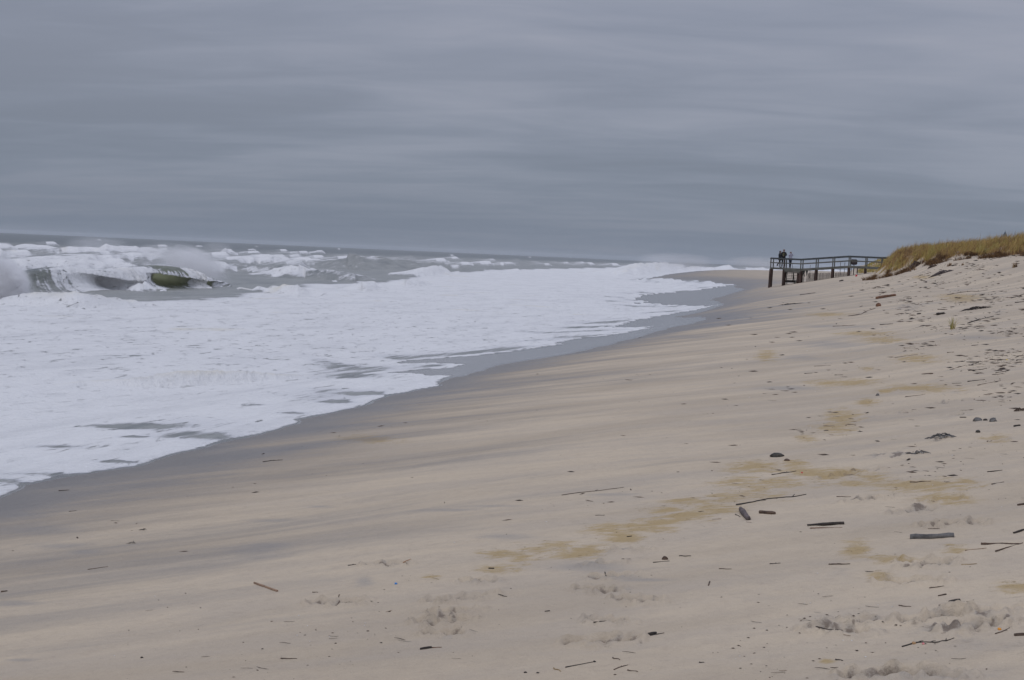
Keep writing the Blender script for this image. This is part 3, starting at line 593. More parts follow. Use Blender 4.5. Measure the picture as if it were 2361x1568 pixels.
# ------------------------------------------------------------------ general solid builders
def rings(path, rad, sides=8, jit=.0, seed=0, caps=True, flat=1.0):
    "tube of rings along a path; rad per point; returns verts, tris/quads as quads list"
    path = np.asarray(path, float); n = len(path); rad = np.asarray(rad, float)
    tg = np.gradient(path, axis=0); tg /= np.linalg.norm(tg, axis=1)[:, None]+1e-9
    up = np.array([0, 0, 1.0]) if abs(tg[n//2, 2]) < .9 else np.array([1.0, 0, 0])
    V = []; rs_ = np.random.default_rng(seed)
    ph = rs_.uniform(0, 6.28)
    for i in range(n):
        a = np.cross(tg[i], up); a /= np.linalg.norm(a)+1e-9; b = np.cross(a, tg[i])
        for k in range(sides):
            t = 2*math.pi*k/sides+ph; rr = rad[i]*(1+jit*(rs_.uniform(-1, 1)*.5+.8*math.sin(3*t+i*.7+ph)))
            V.append(path[i]+a*math.cos(t)*rr+b*math.sin(t)*rr*flat)
    F = [(i*sides+k, i*sides+(k+1) % sides, (i+1)*sides+(k+1) % sides, (i+1)*sides+k) for i in range(n-1) for k in range(sides)]
    if caps:
        for i, sgn in ((0, -1), (n-1, 1)):
            V.append(path[i]+tg[i]*sgn*rad[i]*(.12 if jit < .3 else rs_.uniform(-.3, .5))); c = len(V)-1
            for k in range(0, sides, 1):
                q = (i*sides+k, i*sides+(k+1) % sides); F.append((q[1], q[0], c, c) if sgn < 0 else (q[0], q[1], c, c))
    return V, F
def poly(name, V, F, m, parent=None, smooth=False):
    me = bpy.data.meshes.new(name); F = [tuple(dict.fromkeys(f)) for f in F]
    me.from_pydata([tuple(v) for v in V], [], F); me.materials.append(m)
    if smooth: me.polygons.foreach_set('use_smooth', [True]*len(me.polygons))
    me.update(); o = bpy.data.objects.new(name, me); C.objects.link(o); o.parent = parent; return o
def box_vf(x0, x1, y0, y1, z0, z1, base=0, shear=0):
    V = [(x0,y0,z0),(x1,y0,z0+shear),(x1,y1,z0+shear),(x0,y1,z0),(x0,y0,z1),(x1,y0,z1+shear),(x1,y1,z1+shear),(x0,y1,z1)]
    F = [(0,3,2,1),(4,5,6,7),(0,1,5,4),(1,2,6,5),(2,3,7,6),(3,0,4,7)]
    return V, [tuple(i+base for i in f) for f in F]
def bevbox(name, x0, x1, y0, y1, z0, z1, m, parent, shear=0, bev=.012):
    V, F = box_vf(x0, x1, y0, y1, z0, z1, 0, shear); o = poly(name, V, F, m, parent)
    md = o.modifiers.new('b', 'BEVEL'); md.width = bev; md.segments = 1; return o
WOODS = dict(brown=simple('wood_brown', (.085,.055,.038), .85, .5, 9, (1,1,1), None, .02), dark=simple('wood_dark', (.035,.027,.022), .8, .5, 9, (1,1,1), None, .02),
    grey=simple('wood_grey', (.13,.125,.12), .85, .6, 7, (1,1,1), None, .02), red=simple('wood_reddish', (.16,.078,.043), .85, .4, 7, (1,1,1), None, .02),
    tan=simple('wood_tan', (.26,.165,.105), .8, .3, 9, (1,1,1), None, .01), purple=simple('bark_purplish', (.10,.078,.075), .9, .5, 12, (1,1,1), None, .02),
    weed=simple('seaweed_dark', (.035,.03,.022), .6, .5, 14, (1,1,1), None, .02), ochre=simple('reed_ochre', (.27,.18,.075), .8, .3, 8, (1,1,1), None, .01),
    orange=simple('bark_orange', (.33,.14,.05), .8, .3, 8, (1,1,1), None, .01))
def gnd(x, y):
    x = np.atleast_1d(np.asarray(x, float)); y = np.atleast_1d(np.asarray(y, float)); rel_, _ = sand_relief(x, y)
    return base_T(x, y)+rel_
def drift(name, f, pts, t, wood, kind, label, cat, group=None):
    u, v = fr(f, [p[0] for p in pts], [p[1] for p in pts]); P = ground(u, v)[:, :2]
    dist = np.hypot(P[:, 0], P[:, 1]).mean(); R = max(.5*t*FR[f][2]*K/2.3057*dist/FPX, .0035)
    seed = abs(hash_(name+str(pts[0]))) % 9999; rs_ = np.random.default_rng(seed)
    L = np.hypot(*np.diff(P, axis=0).T).sum()
    n = max(4, min(16, int(L/(R*2.2))+3)) if kind != 'lump' else 3
    d = np.r_[0, np.cumsum(np.hypot(*np.diff(P, axis=0).T))]; s = np.linspace(0, d[-1], n)
    x = np.interp(s, d, P[:, 0]); y = np.interp(s, d, P[:, 1])
    if kind in ('stick', 'branch', 'fork'):
        w = .9*R*np.sin(s/d[-1]*9+rs_.uniform(0, 6)); x = x+w; y = y+w
    z = gnd(x, y)
    # stiff wood bridges small dips: a straight line over the sand
    if kind in ('log', 'plank', 'stick', 'stub'): z = np.interp(s, [0, d[-1]], [z[0], z[-1]])+max(0, (z-np.interp(s, [0, d[-1]], [z[0], z[-1]])).max()*.5)
    z = z+R*.5
    c = np.array([x.mean(), y.mean(), z.mean()-R*.5]); path = np.stack([x, y, z], 1)-c
    q = np.linspace(0, 1, n)
    if kind == 'log': rad = R*(1+.10*np.sin(q*7+seed)+.06*rs_.uniform(-1, 1, n)); rad[0] *= .86; rad[-1] *= .82
    elif kind == 'plank': rad = R*(.45+.55*ss(0, .6, q))*(1+.06*rs_.uniform(-1, 1, n)); rad[-1] *= .9
    elif kind == 'stub': rad = R*np.ones(n); rad[0] *= .9; rad[-1] *= .9
    else: rad = R*(1-.55*q)*(1+.15*rs_.uniform(-1, 1, n))
    V, F = rings(path, rad, 12 if R > .02 else 6, .10 if kind in ('log', 'plank', 'stub') else .2, seed, True, .8 if kind == 'plank' else 1)
    o = poly(name, V, F, WOODS[wood], None, smooth=R > .02); o.location = c
    tag(o, label, cat, group)
    if kind == 'fork' or kind == 'branch':
        for j in range(1 if kind == 'fork' else 3):
            i = int(n*(.35+.2*j)) if kind == 'branch' else int(n*.5); i = min(i, n-2)
            dr = path[min(i+1, n-1)]-path[i]; dr /= np.linalg.norm(dr)+1e-9
            sd = np.array([-dr[1], dr[0], 0])*rs_.choice([-1, 1]); sd[2] = .12
            e = path[i]+(dr*.8+sd*.7)*min(max(L*.10, R*4), R*11)
            V, F = rings([path[i], (path[i]+e)/2+[0, 0, R*.5], e], [R*.6, R*.5, R*.3], 6, .1, seed+j)
            poly('side_twig', V, F, WOODS[wood], o)
    return o
def hash_(s_):
    h_ = 5381
    for ch in s_: h_ = (h_*33+ord(ch)) & 0xffffffff
    return h_
def lump_obj(name, f, x, y, rx, hz, m, label, cat, seed=0, sub=2, group=None):
    import bmesh
    P = ground(*fr(f, [x], [y]))[0]; dist = math.hypot(P[0], P[1]); k = FR[f][2]*K/2.3057*dist/FPX
    bm = bmesh.new(); bmesh.ops.create_icosphere(bm, subdivisions=sub, radius=1)
    for v in bm.verts:
        p = v.co; w = 1+.35*float(pn(p.x*1.7+seed, p.y*1.7+p.z*1.3, 200+seed))+.2*float(pn(p.x*4, p.y*4+p.z*3, 230+seed))
        v.co = Vector((p.x*rx*k*w, p.y*rx*k*w*.75, max(p.z, -.3)*hz*k*w))
    me = bpy.data.meshes.new(name); bm.to_mesh(me); bm.free(); me.materials.append(m)
    o = bpy.data.objects.new(name, me); C.objects.link(o); o.location = (P[0], P[1], float(gnd(P[0], P[1])[0])+hz*k*.2); return tag(o, label, cat, group)
def clump(name, f, x, y, w, hgt, m, label, cat, n=14, seed=0, group=None):
    "tangle of bent strands in one mesh-bearing thing"
    P = ground(*fr(f, [x], [y]))[0]; dist = math.hypot(P[0], P[1]); k = FR[f][2]*K/2.3057*dist/FPX
    rs_ = np.random.default_rng(seed+5); V = []; F = []
    for i in range(n):
        a = rs_.uniform(-1, 1); b = rs_.uniform(-1, 1)*.5; L = rs_.uniform(.25, .6)*w*k; an = rs_.normal(0, .45)
        q = np.linspace(0, 1, 5); hh = hgt*k*rs_.uniform(.3, 1)
        px = a*w*k*.5+(q-.5)*L*math.cos(an); py = b*w*k*.5+(q-.5)*L*math.sin(an)*1.5+.1*L*np.sin(q*5)
        pz = gnd(px+P[0], py+P[1])-P[2]+hh*np.sin(q*math.pi)*(1-abs(a)*.7)+.004
        v_, f_ = rings(np.stack([px, py, pz], 1), np.array([.5, .8, 1, .8, .4])*hgt*k*.14, 5, .2, seed+i)
        F += [tuple(j+len(V) for j in g_) for g_ in f_]; V += v_
    o = poly(name, V, F, m, None); o.location = P; return tag(o, label, cat, group)

# ------------------------------------------------------------------ driftwood one can pick out
D_ = drift
D_('driftwood_log','E',[(52,505),(100,568)],34,'purple','log','short round log with purplish bark and a dark cut end, pointing at the viewer','log')
D_('driftwood_stick','E',[(20,530),(52,545)],6,'dark','stick','tiny dark twig touching the left side of the purplish log','stick')
D_('driftwood_log','E',[(172,524),(266,529)],27,'brown','log','stubby split brown log lying just right of the purplish one','log')
D_('driftwood_log','E',[(468,606),(700,590)],27,'dark','plank','dark brown log tapering to the left, thick blunt right end','log')
D_('driftwood_stick','E',[(485,618),(690,613)],6,'red','stick','thin reddish stick lying along the front of the tapering dark log','stick')
D_('driftwood_log','E',[(1114,684),(1250,680),(1388,674)],35,'grey','log','weathered silver grey log with split bark at the lower right','log')
D_('driftwood_branch','E',[(20,475),(120,456),(240,430),(370,422),(465,408)],10,'dark','branch','long thin knobbly branch rising right above the purplish log','branch')
D_('driftwood_branch','E',[(248,282),(330,272),(400,260)],8,'dark','fork','dark branch with an upturned right end just left of the red scrap','branch')
D_('driftwood_stick','E',[(1560,717),(1800,716)],13,'brown','stick','thick straight stick in the pile at the right edge below the grey log','stick')
D_('driftwood_stick','E',[(1645,760),(1825,705)],9,'brown','stick','slanting stick crossing the thick one at the right edge','stick')
D_('driftwood_stick','E',[(1460,757),(1590,745)],6,'tan','stick','thin pale stick left of the crossed pair at the right edge','stick')
D_('driftwood_stick','E',[(1762,650),(1825,632)],14,'dark','stub','dark stub at the right edge just above the crossed sticks','stick')
D_('driftwood_stick','E',[(1787,478),(1830,471)],15,'brown','stub','short brown stub at the right edge, highest of the near right edge pieces','stick')
D_('driftwood_stick','E',[(608,846),(735,842)],10,'brown','stick','flat lying brown stick between the two ochre stains below the tapering log','stick')
D_('driftwood_stick','E',[(1290,1103),(1480,1075)],8,'brown','stick','straight stick with a dark chunk of wood resting on it','stick')
D_('driftwood_log','E',[(1358,1080),(1426,1070)],22,'dark','stub','dark chunk of wood resting on a straight stick, lower right','log')
D_('driftwood_stick','E',[(1040,1100),(1120,1107)],7,'brown','stick','brown stick left of the chunk that rests on a stick','stick')
D_('driftwood_stick','E',[(1410,1113),(1475,1106)],7,'dark','stick','short dark stick just below the chunk that rests on a stick','stick')
D_('driftwood_log','E',[(1765,1298),(1835,1292)],20,'brown','log','brown log end cut by the lower right edge of the picture','log')
D_('driftwood_branch','E',[(1060,1362),(1150,1340),(1280,1338),(1390,1310)],10,'dark','branch','crooked dark branch below the deep footprints at lower right','branch')
D_('driftwood_stick','E',[(520,1268),(600,1290),(690,1295)],8,'dark','stick','dark stick along the lower rim of a scuffed footprint','stick')
D_('driftwood_stick','E',[(1650,1285),(1745,1240)],7,'brown','fork','forked twig beside the amber scrap at the lower right','stick')
D_('driftwood_stick','E',[(645,1440),(697,1447)],10,'dark','stick','short dark stick beside the smallest ochre stain near the bottom','stick')
D_('driftwood_stick','E',[(1290,1045),(1340,1035)],10,'brown','stub','brown sliver above the chunk that rests on a stick','stick')
D_('driftwood_stick','E',[(785,1160),(835,1156)],10,'dark','stub','dark sliver above the scuffed footprint at lower right','stick')
D_('driftwood_stick','E',[(230,843),(305,838)],6,'dark','fork','dark twig with a knob, left of the flat lying brown stick','stick')
D_('driftwood_stick','E',[(1435,850),(1530,840)],7,'ochre','stick','olive brown stick right of the row of prints below the grey log','stick')
D_('driftwood_stick','E',[(1115,333),(1240,325)],8,'brown','fork','forked brown stick lying on the widest ochre stain','stick')
D_('driftwood_stick','E',[(1600,268),(1690,257)],8,'dark','stick','dark pointed stick high at the right, above a thinner slanting one','stick')
D_('driftwood_stick','E',[(1625,345),(1700,330)],6,'dark','stick','thin slanting stick right of the widest ochre stain','stick')
D_('driftwood_stick','E',[(1225,616),(1300,614)],6,'brown','stick','thin brown stick directly above the grey weathered log','stick')
D_('driftwood_stick','E',[(655,422),(740,423)],6,'brown','stick','thin stick left of the dent under the widest ochre stain','stick')
D_('driftwood_stick','E',[(1245,830),(1330,830)],13,'brown','stub','brown scuffed slab in the row of prints below the grey log','stick')
D_('driftwood_stick','E',[(1235,993),(1325,983)],6,'brown','stick','thin stick above the brown sliver at the lower right','stick')
D_('driftwood_stick','B',[(197,1400),(328,1400)],6,'brown','stick','straight thin stick lying level near the bottom left of centre','stick')
D_('driftwood_log','B',[(1280,1336),(1370,1322)],22,'dark','log','charred black chunk of wood near the bottom centre','log')
D_('driftwood_stick','B',[(1372,1322),(1450,1319)],8,'red','stick','reddish stick poking right out of the charred chunk','stick')
D_('driftwood_stick','B',[(718,682),(788,671)],9,'dark','fork','small dark forked stick up left of the blue scrap','stick')
D_('driftwood_stick','B',[(1147,658),(1210,664)],7,'orange','stick','small orange brown stick above the blue scrap','stick')
D_('driftwood_stick','B',[(1811,704),(1853,704)],13,'dark','stub','small black block at the lower left end of the long ochre stain','stick')
D_('driftwood_stick','A',[(2095,740),(2285,808)],19,'tan','stub','smooth pinkish brown rod with a dark end, alone at lower left','stick')
D_('driftwood_stick','B',[(445,888),(495,888)],5,'brown','stick','sliver right of the smooth pinkish rod','stick')
D_('driftwood_stick','B',[(1885,926),(1950,926)],7,'dark','stick','dark sliver below the black block, left of the line of footprints','stick')
D_('driftwood_stick','B',[(655,937),(646,968)],6,'brown','stick','tiny stick pointing at the viewer beside a single faint footprint','stick')
D_('driftwood_branch','C',[(652,135),(800,115),(950,100),(1130,75)],7,'brown','branch','long thin branch lying alone at the middle of the sand','branch')
D_('driftwood_log','C',[(1306,1218),(1385,1205)],24,'dark','log','dark chunk of wood with a broken fork, bottom right of centre','log')
D_('driftwood_stick','C',[(1340,1222),(1440,1205)],9,'dark','stick','dark stick sticking out to the right under the forked chunk','stick')
D_('driftwood_stick','C',[(675,1470),(905,1425)],9,'dark','stick','straight dark stick with a knob, rising right at the bottom centre','stick')
D_('driftwood_stick','C',[(1050,1498),(1100,1478),(1170,1460)],6,'brown','fork','thin curved twig with a dark knob at the bottom centre','stick')
D_('driftwood_stick','C',[(1155,1498),(1245,1506)],10,'brown','stick','brown stick right of the curved twig at the very bottom','stick')
D_('driftwood_stick','C',[(1870,708),(1965,708)],7,'brown','stick','level brown stick right of the line of footprints','stick')
D_('driftwood_stick','C',[(1355,658),(1490,645)],8,'dark','stick','dark stick under a small brown lump right of the footprints','stick')
D_('driftwood_stick','C',[(1560,606),(1650,608)],10,'dark','fork','dark forked sliver right of the small brown lump','stick')
D_('driftwood_stick','C',[(1787,835),(1798,805)],10,'brown','stub','small leaf shaped piece pointing away from the viewer','stick')
D_('driftwood_stick','C',[(985,740),(1005,780)],9,'dark','stub','dark splinter standing in a footprint','stick')
D_('driftwood_stick','C',[(915,293),(980,292)],6,'dark','stick','dark sliver above the long ochre stain','stick')
D_('driftwood_stick','C',[(1155,458),(1195,454)],9,'dark','stub','dark stub at the right end of the deepest ochre stain','stick')
D_('driftwood_stick','C',[(1040,1393),(1108,1410)],8,'brown','stick','brown stick pointing down right above the curved twig','stick')
D_('driftwood_stick','C',[(1710,1434),(1757,1431)],8,'dark','stick','dark stick at the bottom, right of the forked chunk','stick')
D_('driftwood_stick','C',[(585,1475),(650,1495)],8,'ochre','stick','yellowish reed piece left of the straight knobbed stick','stick')
D_('driftwood_stick','C',[(930,1292),(962,1294)],9,'dark','stub','dark stub in the lowest footprint of the line','stick')
D_('driftwood_stick','C',[(1050,1279),(1118,1272)],7,'brown','stick','brown stick just right of the lowest footprint of the line','stick')
D_('driftwood_stick','C',[(900,1140),(995,1137)],6,'dark','stick','dark sliver in front of the curved footprint','stick')
D_('driftwood_stick','C',[(520,1038),(560,1033)],10,'dark','stub','dark stub left of the line of footprints','stick')
D_('driftwood_stick','A',[(0,815),(70,803)],13,'brown','stick','rough brown stick at the left edge of the lower sand','stick')
D_('driftwood_stick','A',[(565,150),(635,140)],5,'dark','stick','thin stick on the damp sand at far left below the foam','stick')
D_('driftwood_stick','A',[(720,628),(890,602)],5,'brown','stick','thin stick rising right among the crumbs at left','stick')
D_('driftwood_stick','A',[(2310,1360),(2365,1360)],5,'brown','stick','thin level sliver left of the straight stick at the bottom','stick')
D_('driftwood_branch','Z',[(1395,592),(1440,585),(1493,582)],5,'dark','branch','thin wavy branch on the bare sand below the nearest foam edge','branch')
D_('driftwood_stick','Z',[(312,745),(368,741)],5,'dark','stick','thin stick nearest the foam edge at left','stick')
D_('driftwood_log','G',[(1005,254),(1090,240),(1172,226)],27,'red','log','thick rust brown log with a knob on its right end on the upper beach','log')
D_('driftwood_log','G',[(674,97),(708,92)],15,'dark','log','short dark log on the slope in front of the slat fence','log')
D_('driftwood_branch','G',[(750,408),(860,395),(930,358),(1000,335)],7,'brown','branch','trailing branch leading up to the rust coloured root clump','branch')
D_('driftwood_stick','G',[(322,218),(455,200)],7,'dark','stick','slim dark stick down the slope from the boardwalk','stick')
D_('driftwood_stick','G',[(618,500),(815,488)],6,'brown','stick','long thin brown stick lying level on the middle sand','stick')
D_('driftwood_stick','G',[(1040,486),(1150,478)],9,'dark','stick','dark stick right of the long thin brown one','stick')
D_('driftwood_log','G',[(1370,391),(1400,389)],14,'dark','stub','small dark block left of the dark log near the grass tuft','log')
D_('driftwood_log','G',[(1542,400),(1612,390)],23,'dark','log','dark log lying up left of the lone grass tuft','log')
D_('driftwood_branch','G',[(1830,472),(1920,440),(2050,412)],11,'dark','branch','dark branch rising right of the lone grass tuft','branch')
D_('driftwood_branch','G',[(1640,218),(1760,195),(1930,185),(2000,172)],7,'brown','branch','long brown branch along the upper drift line','branch')
D_('driftwood_stick','G',[(1560,350),(1635,352)],9,'brown','stick','brown stick above the dark log near the grass tuft','stick')
D_('driftwood_stick','G',[(2215,247),(2326,212)],8,'dark','stick','dark stick rising to the right edge high on the slope','stick')
D_('driftwood_stick','G',[(2245,288),(2326,281)],9,'dark','stick','level dark stick at the right edge below the rising one','stick')
D_('driftwood_branch','G',[(1660,890),(1750,860),(1920,828)],5,'brown','branch','thin branch trailing down left from the thick pointed stick','branch')
D_('driftwood_stick','G',[(1812,822),(1920,829)],12,'dark','plank','thick pointed stick at the upper end of a thin branch','stick')
D_('driftwood_stick','G',[(1830,900),(1995,878)],9,'dark','fork','dark knobbly stick below the thick pointed one','stick')
D_('driftwood_stick','G',[(1910,1030),(2120,985)],7,'brown','stick','long slanting stick right of the debris rows','stick')
D_('driftwood_stick','G',[(1820,995),(1975,980)],9,'dark','stick','dark stick just above the long slanting one','stick')
D_('driftwood_stick','G',[(1680,1012),(1768,1006)],6,'dark','stick','slim dark stick left of the long slanting one','stick')
D_('driftwood_stick','G',[(2070,918),(2190,902)],8,'brown','stick','brown stick below the yellow scrap at the right','stick')
D_('driftwood_stick','G',[(1410,930),(1510,925)],14,'brown','plank','broad brown piece in the middle of the debris rows','stick')
D_('driftwood_stick','G',[(365,924),(430,918)],8,'dark','stick','short dark stick left of the ochre flecked sand','stick')
D_('driftwood_stick','G',[(445,857),(600,848)],5,'brown','stick','thin stick above the short dark one on the middle sand','stick')
D_('driftwood_stick','G',[(630,935),(710,932)],7,'dark','stick','dark sliver right of the short dark stick on the middle sand','stick')
D_('driftwood_stick','G',[(1262,1132),(1440,1108)],5,'brown','fork','thin twig with a curled right tip on the ochre sand','stick')
D_('driftwood_stick','G',[(530,1391),(630,1393)],7,'brown','stick','brown stick lying on the large upper ochre stain','stick')
D_('driftwood_stick','G',[(535,1435),(575,1434)],8,'dark','stub','dark stub at the lower left of the large upper ochre stain','stick')
D_('driftwood_stick','G',[(2260,805),(2320,792)],9,'dark','stick','dark stick at the right edge level with the yellow scrap','stick')
D_('driftwood_stick','G',[(1165,778),(1380,750)],5,'brown','stick','long fine stick among the prints of the middle slope','stick')
D_('driftwood_stick','G',[(1640,738),(1700,736)],9,'brown','stick','small curled brown piece below the lone grass tuft','stick')
D_('driftwood_stick','G',[(1855,672),(1920,665)],6,'dark','stick','slim dark stick at right, well below the lone grass tuft','stick')
D_('driftwood_stick','D',[(1812,167),(1865,168)],9,'dark','stub','level dark stub left above the dark lumps at the right','stick')
D_('driftwood_log','D',[(2272,246),(2330,243)],18,'dark','stub','dark block at the right below the dark lumps','log')
D_('driftwood_stick','H',[(1725,676),(1790,672)],12,'brown','stick','brown piece high on the slope under the dune roots','stick')
D_('driftwood_log','H',[(2,1210),(40,1195)],8,'brown','stub','small brown piece left of the rust brown log','log')
lump_obj('seaweed_clump','E',280,168,46,22,WOODS['weed'],'dark heap of seaweed above the ochre stain, highest of the near clumps','seaweed',1)
lump_obj('seaweed_clump','E',343,194,20,11,WOODS['brown'],'small brown knob just below right of the dark seaweed heap','seaweed',2)
lump_obj('stone','D',1965,197,36,26,WOODS['grey'],'pale grey topped lump, leftmost of the three lumps at the right','stone',3)
lump_obj('stone','D',2030,193,20,14,WOODS['dark'],'smallest dark lump, between the two bigger ones at the right','stone',4)
lump_obj('stone','D',2097,200,30,28,WOODS['grey'],'rounded dark lump, rightmost of the three lumps','stone',5)
lump_obj('seaweed_clump','D',1968,295,22,17,WOODS['weed'],'small dark weed clump below the three lumps at the right','seaweed',6)
lump_obj('root_clump','G',1022,320,26,26,WOODS['red'],'rust coloured root clump beneath the rust brown log','root clump',7)
lump_obj('wood_lump','C',1452,632,24,22,WOODS['brown'],'brown knobbly lump resting on a dark stick right of the footprints','wood lump',8)
lump_obj('shell','G',1016,1118,16,17,WOODS['grey'],'grey shell standing in the upper sand below a brown stain','shell',9)
lump_obj('pebble','C',905,1425,12,9,WOODS['dark'],'round dark pebble at the upper end of the straight dark stick','pebble',10)
lump_obj('pebble','C',370,1510,15,8,WOODS['dark'],'dark flat pebble at the bottom, left one of a pair','pebble',11)
lump_obj('pebble','C',466,1510,14,7,WOODS['dark'],'dark flat pebble at the bottom, right one of a pair','pebble',12)
lump_obj('pebble','A',1170,1352,14,10,WOODS['dark'],'dark pebble alone at the bottom left','pebble',13)
clump('seaweed_strand','A',1195,303,85,16,WOODS['weed'],'arched black strand of weed, upper of the two at left','seaweed',5,1)
clump('seaweed_strand','A',1085,412,80,14,WOODS['weed'],'flat black strand of weed, lower of the two at left','seaweed',7,2)
clump('seaweed_line','G',235,302,170,12,WOODS['weed'],'dark line of weed on the sand below the first boardwalk posts','seaweed',14,3)
clump('debris_tangle','G',1900,345,190,26,WOODS['dark'],'dark tangle of roots above the branch right of the grass tuft','debris',22,4)
clump('debris_tangle','D',2330,112,80,30,WOODS['brown'],'brown tangle of roots at the right edge of the picture','debris',16,5)
clump('debris_tangle','E',1160,152,110,24,WOODS['grey'],'grey roots at the right end of the crumbled sand hump','debris',14,6)
clump('debris_tangle','D',1640,350,190,36,WOODS['grey'],'grey root mat on a small sand hump at the right','debris',18,7)
clump('debris_tangle','H',1170,735,230,50,WOODS['purple'],'grey brown root mat slid down the slope below the dune grass','debris',30,8)
clump('debris_tangle','H',1040,640,90,50,WOODS['brown'],'brown root tuft on the slope left above the slid root mat','debris',18,9)
clump('debris_tangle','H',780,650,120,110,WOODS['brown'],'tall brown root tuft hanging on the left half of the dune slope','debris',26,10)
# bright scraps
def scrap(name, f, x, y, r, col, label, cat, shape='cap'):
    m = simple('plastic_'+name, col, .45, .08, 8); P = ground(*fr(f, [x], [y]))[0]; k = FR[f][2]*K/2.3057*math.hypot(P[0], P[1])/FPX*r
    t = [0, 1, 1.35, 1.4, 1.3, 0]; hh = [.0, .0, .12, .5, .62, .66] if shape == 'cap' else [-.6, -.6, .2, .8, 1.3, 1.6]
    rr = [0, .9, 1, 1, .9, 0] if shape == 'cap' else [0, .7, 1, 1, .7, 0]
    V = []; n = 14
    for a, b in zip(rr, hh):
        for i in range(n):
            w = 1+.05*math.sin(i*2.3); V.append((a*k*w*math.cos(2*math.pi*i/n), a*k*w*math.sin(2*math.pi*i/n), b*k*1.5))
    F = [(j*n+i, j*n+(i+1) % n, (j+1)*n+(i+1) % n, (j+1)*n+i) for j in range(len(rr)-1) for i in range(n)]
    o = poly(name, V, F, m, None, True); o.location = (P[0], P[1], float(gnd(P[0], P[1])[0])); o.rotation_euler = (.3, .15, .4); return tag(o, label, cat)
scrap('bottle_cap','B',1092,828,11,(.02,.20,.55),'bright blue plastic scrap lying on the lower sand','plastic cap')
scrap('bottle_cap','E',436,270,6,(.65,.03,.03),'bright red plastic scrap right of the upturned branch','plastic cap')
scrap('bottle_cap','E',1672,1256,11,(.75,.30,.02),'amber orange scrap beside a forked twig at the lower right','plastic cap')
scrap('bottle_cap','E',1195,1350,8,(.75,.25,.25),'pink scrap on the crooked branch at the lower right','plastic cap')
scrap('bottle_cap','E',1136,1346,12,(.40,.23,.10),'amber brown scrap left of the pink one on the crooked branch','plastic cap')
scrap('bottle_cap','G',2173,801,9,(.62,.45,.05),'yellow scrap beside a dark knob near the right edge','plastic cap')
scrap('beach_ball','P',1737,722,16,(.50,.015,.03),'red ball lying on the slope below the boardwalk sign','ball','ball')
# ------------------------------------------------------------------ small twigs, each its own; the crumbs beyond that as one mass
proto = []
for i in range(7):
    rs_ = np.random.default_rng(300+i); n = 5; q = np.linspace(-.5, .5, n)
    path = np.stack([q, .10*np.sin(q*rs_.uniform(2, 7)+i), .02+.03*rs_.uniform(0, 1, n)], 1)
    V, F = rings(path, (.05 if i % 3 else .09)*np.array([.6, 1, .9, .8, .5])*rs_.uniform(.7, 1.2, n), 5, .2, i)
    me = bpy.data.meshes.new('twig'); me.from_pydata([tuple(v) for v in V], [], [tuple(dict.fromkeys(f)) for f in F])
    me.materials.append(WOODS[['dark','brown','dark','brown','grey','dark','red'][i]]); me.update(); proto.append(me)
def litter_spots(n, seed, rmin=6.3, rmax=120, amax=6):
    rs_ = np.random.default_rng(seed); out = []
    while len(out) < n:
        iv = 1/rmax+(1/rmin-1/rmax)*rs_.uniform(0, 1, 4000)**1.7; r = 1/iv; a = np.radians(rs_.uniform(-34, amax, 4000)); x = r*np.sin(a); y = r*np.cos(a)
        s = x-_xs1(y); dens = .009+.045*ss(6, 12, s)+1.0*ss(11.5, 17, s+.02*y)*ss(12, 26, r)
        dens = dens*(s > 2.2)*(.15+2.4*ss(.02, .35, pn(x*.75, y*.20, 310)))*(veg(x, y) < .1)
        k = np.nonzero(rs_.uniform(0, 1, 4000) < dens)[0]; out += [(x[i], y[i], r[i]) for i in k]
    return np.array(out[:n]), rs_
sp, rs_ = litter_spots(280, 11); zz_ = gnd(sp[:, 0], sp[:, 1])
for i, (x, y, r) in enumerate(sp):
    o = bpy.data.objects.new('twig', proto[i % 7]); C.objects.link(o)
    L = rs_.uniform(.016, .05)*(1+r/11); w = min(1.0, .35+.008/L); o.location = (x, y, zz_[i]+.004); o.scale = (L, L*w, L*w*.8)
    o.rotation_euler = (0, 0, rs_.normal(.1, .5)); s_ = x-_xs1(y); zn = "the bare lower sand" if s_ < 9 else ('the foreground sand at the bottom' if r < 11 else ('the middle sand among the prints' if r < 24 else ('the debris rows at right' if r < 48 else 'the slope below the dune')))
    
    cl = ['dark','brown','dark','brown','grey','dark','reddish'][i % 7]; lb = 'small %s twig lying loose on %s' % (cl, zn); tag(o, lb, 'twig', lb.replace('twig lying', 'twigs'))
def crumbs(name, n, seed, mt, smin, smax, label, rmax=120, flat=.5, rmin=6.0, thin=(.25, .9)):
    sp, rs_ = litter_spots(n, seed, rmin, rmax, 11); z = gnd(sp[:, 0], sp[:, 1]); V = np.zeros((n, 6, 3)); base = np.array([(1,0,0),(-1,0,0),(0,1,0),(0,-1,0),(0,0,1),(0,0,-.4)])
    sc = rs_.uniform(smin, smax, n)*(1+sp[:, 2]/14); el = rs_.uniform(thin[0], thin[1], n); an = rs_.normal(.1, .6, n)
    for j in range(6):
        b = base[j]; lx = b[0]*sc; ly = b[1]*sc*el; lz = b[2]*sc*flat*el
        V[:, j, 0] = sp[:, 0]+lx*np.cos(an)-ly*np.sin(an); V[:, j, 1] = sp[:, 1]+lx*np.sin(an)+ly*np.cos(an); V[:, j, 2] = z+lz+.001
    f = np.array([(0,2,4),(2,1,4),(1,3,4),(3,0,4),(2,0,5),(1,2,5),(3,1,5),(0,3,5)]); F = (f[None]+6*np.arange(n)[:, None, None]).reshape(-1, 3)
    return tag(mesh_np(name, V.reshape(-1, 3), F, mt, None, False), label, 'litter', kind='stuff')
crumbs('wood_crumbs', 1250, 21, WOODS['dark'], .0018, .006, 'fine dark wood crumbs and weed bits strewn over the sand')
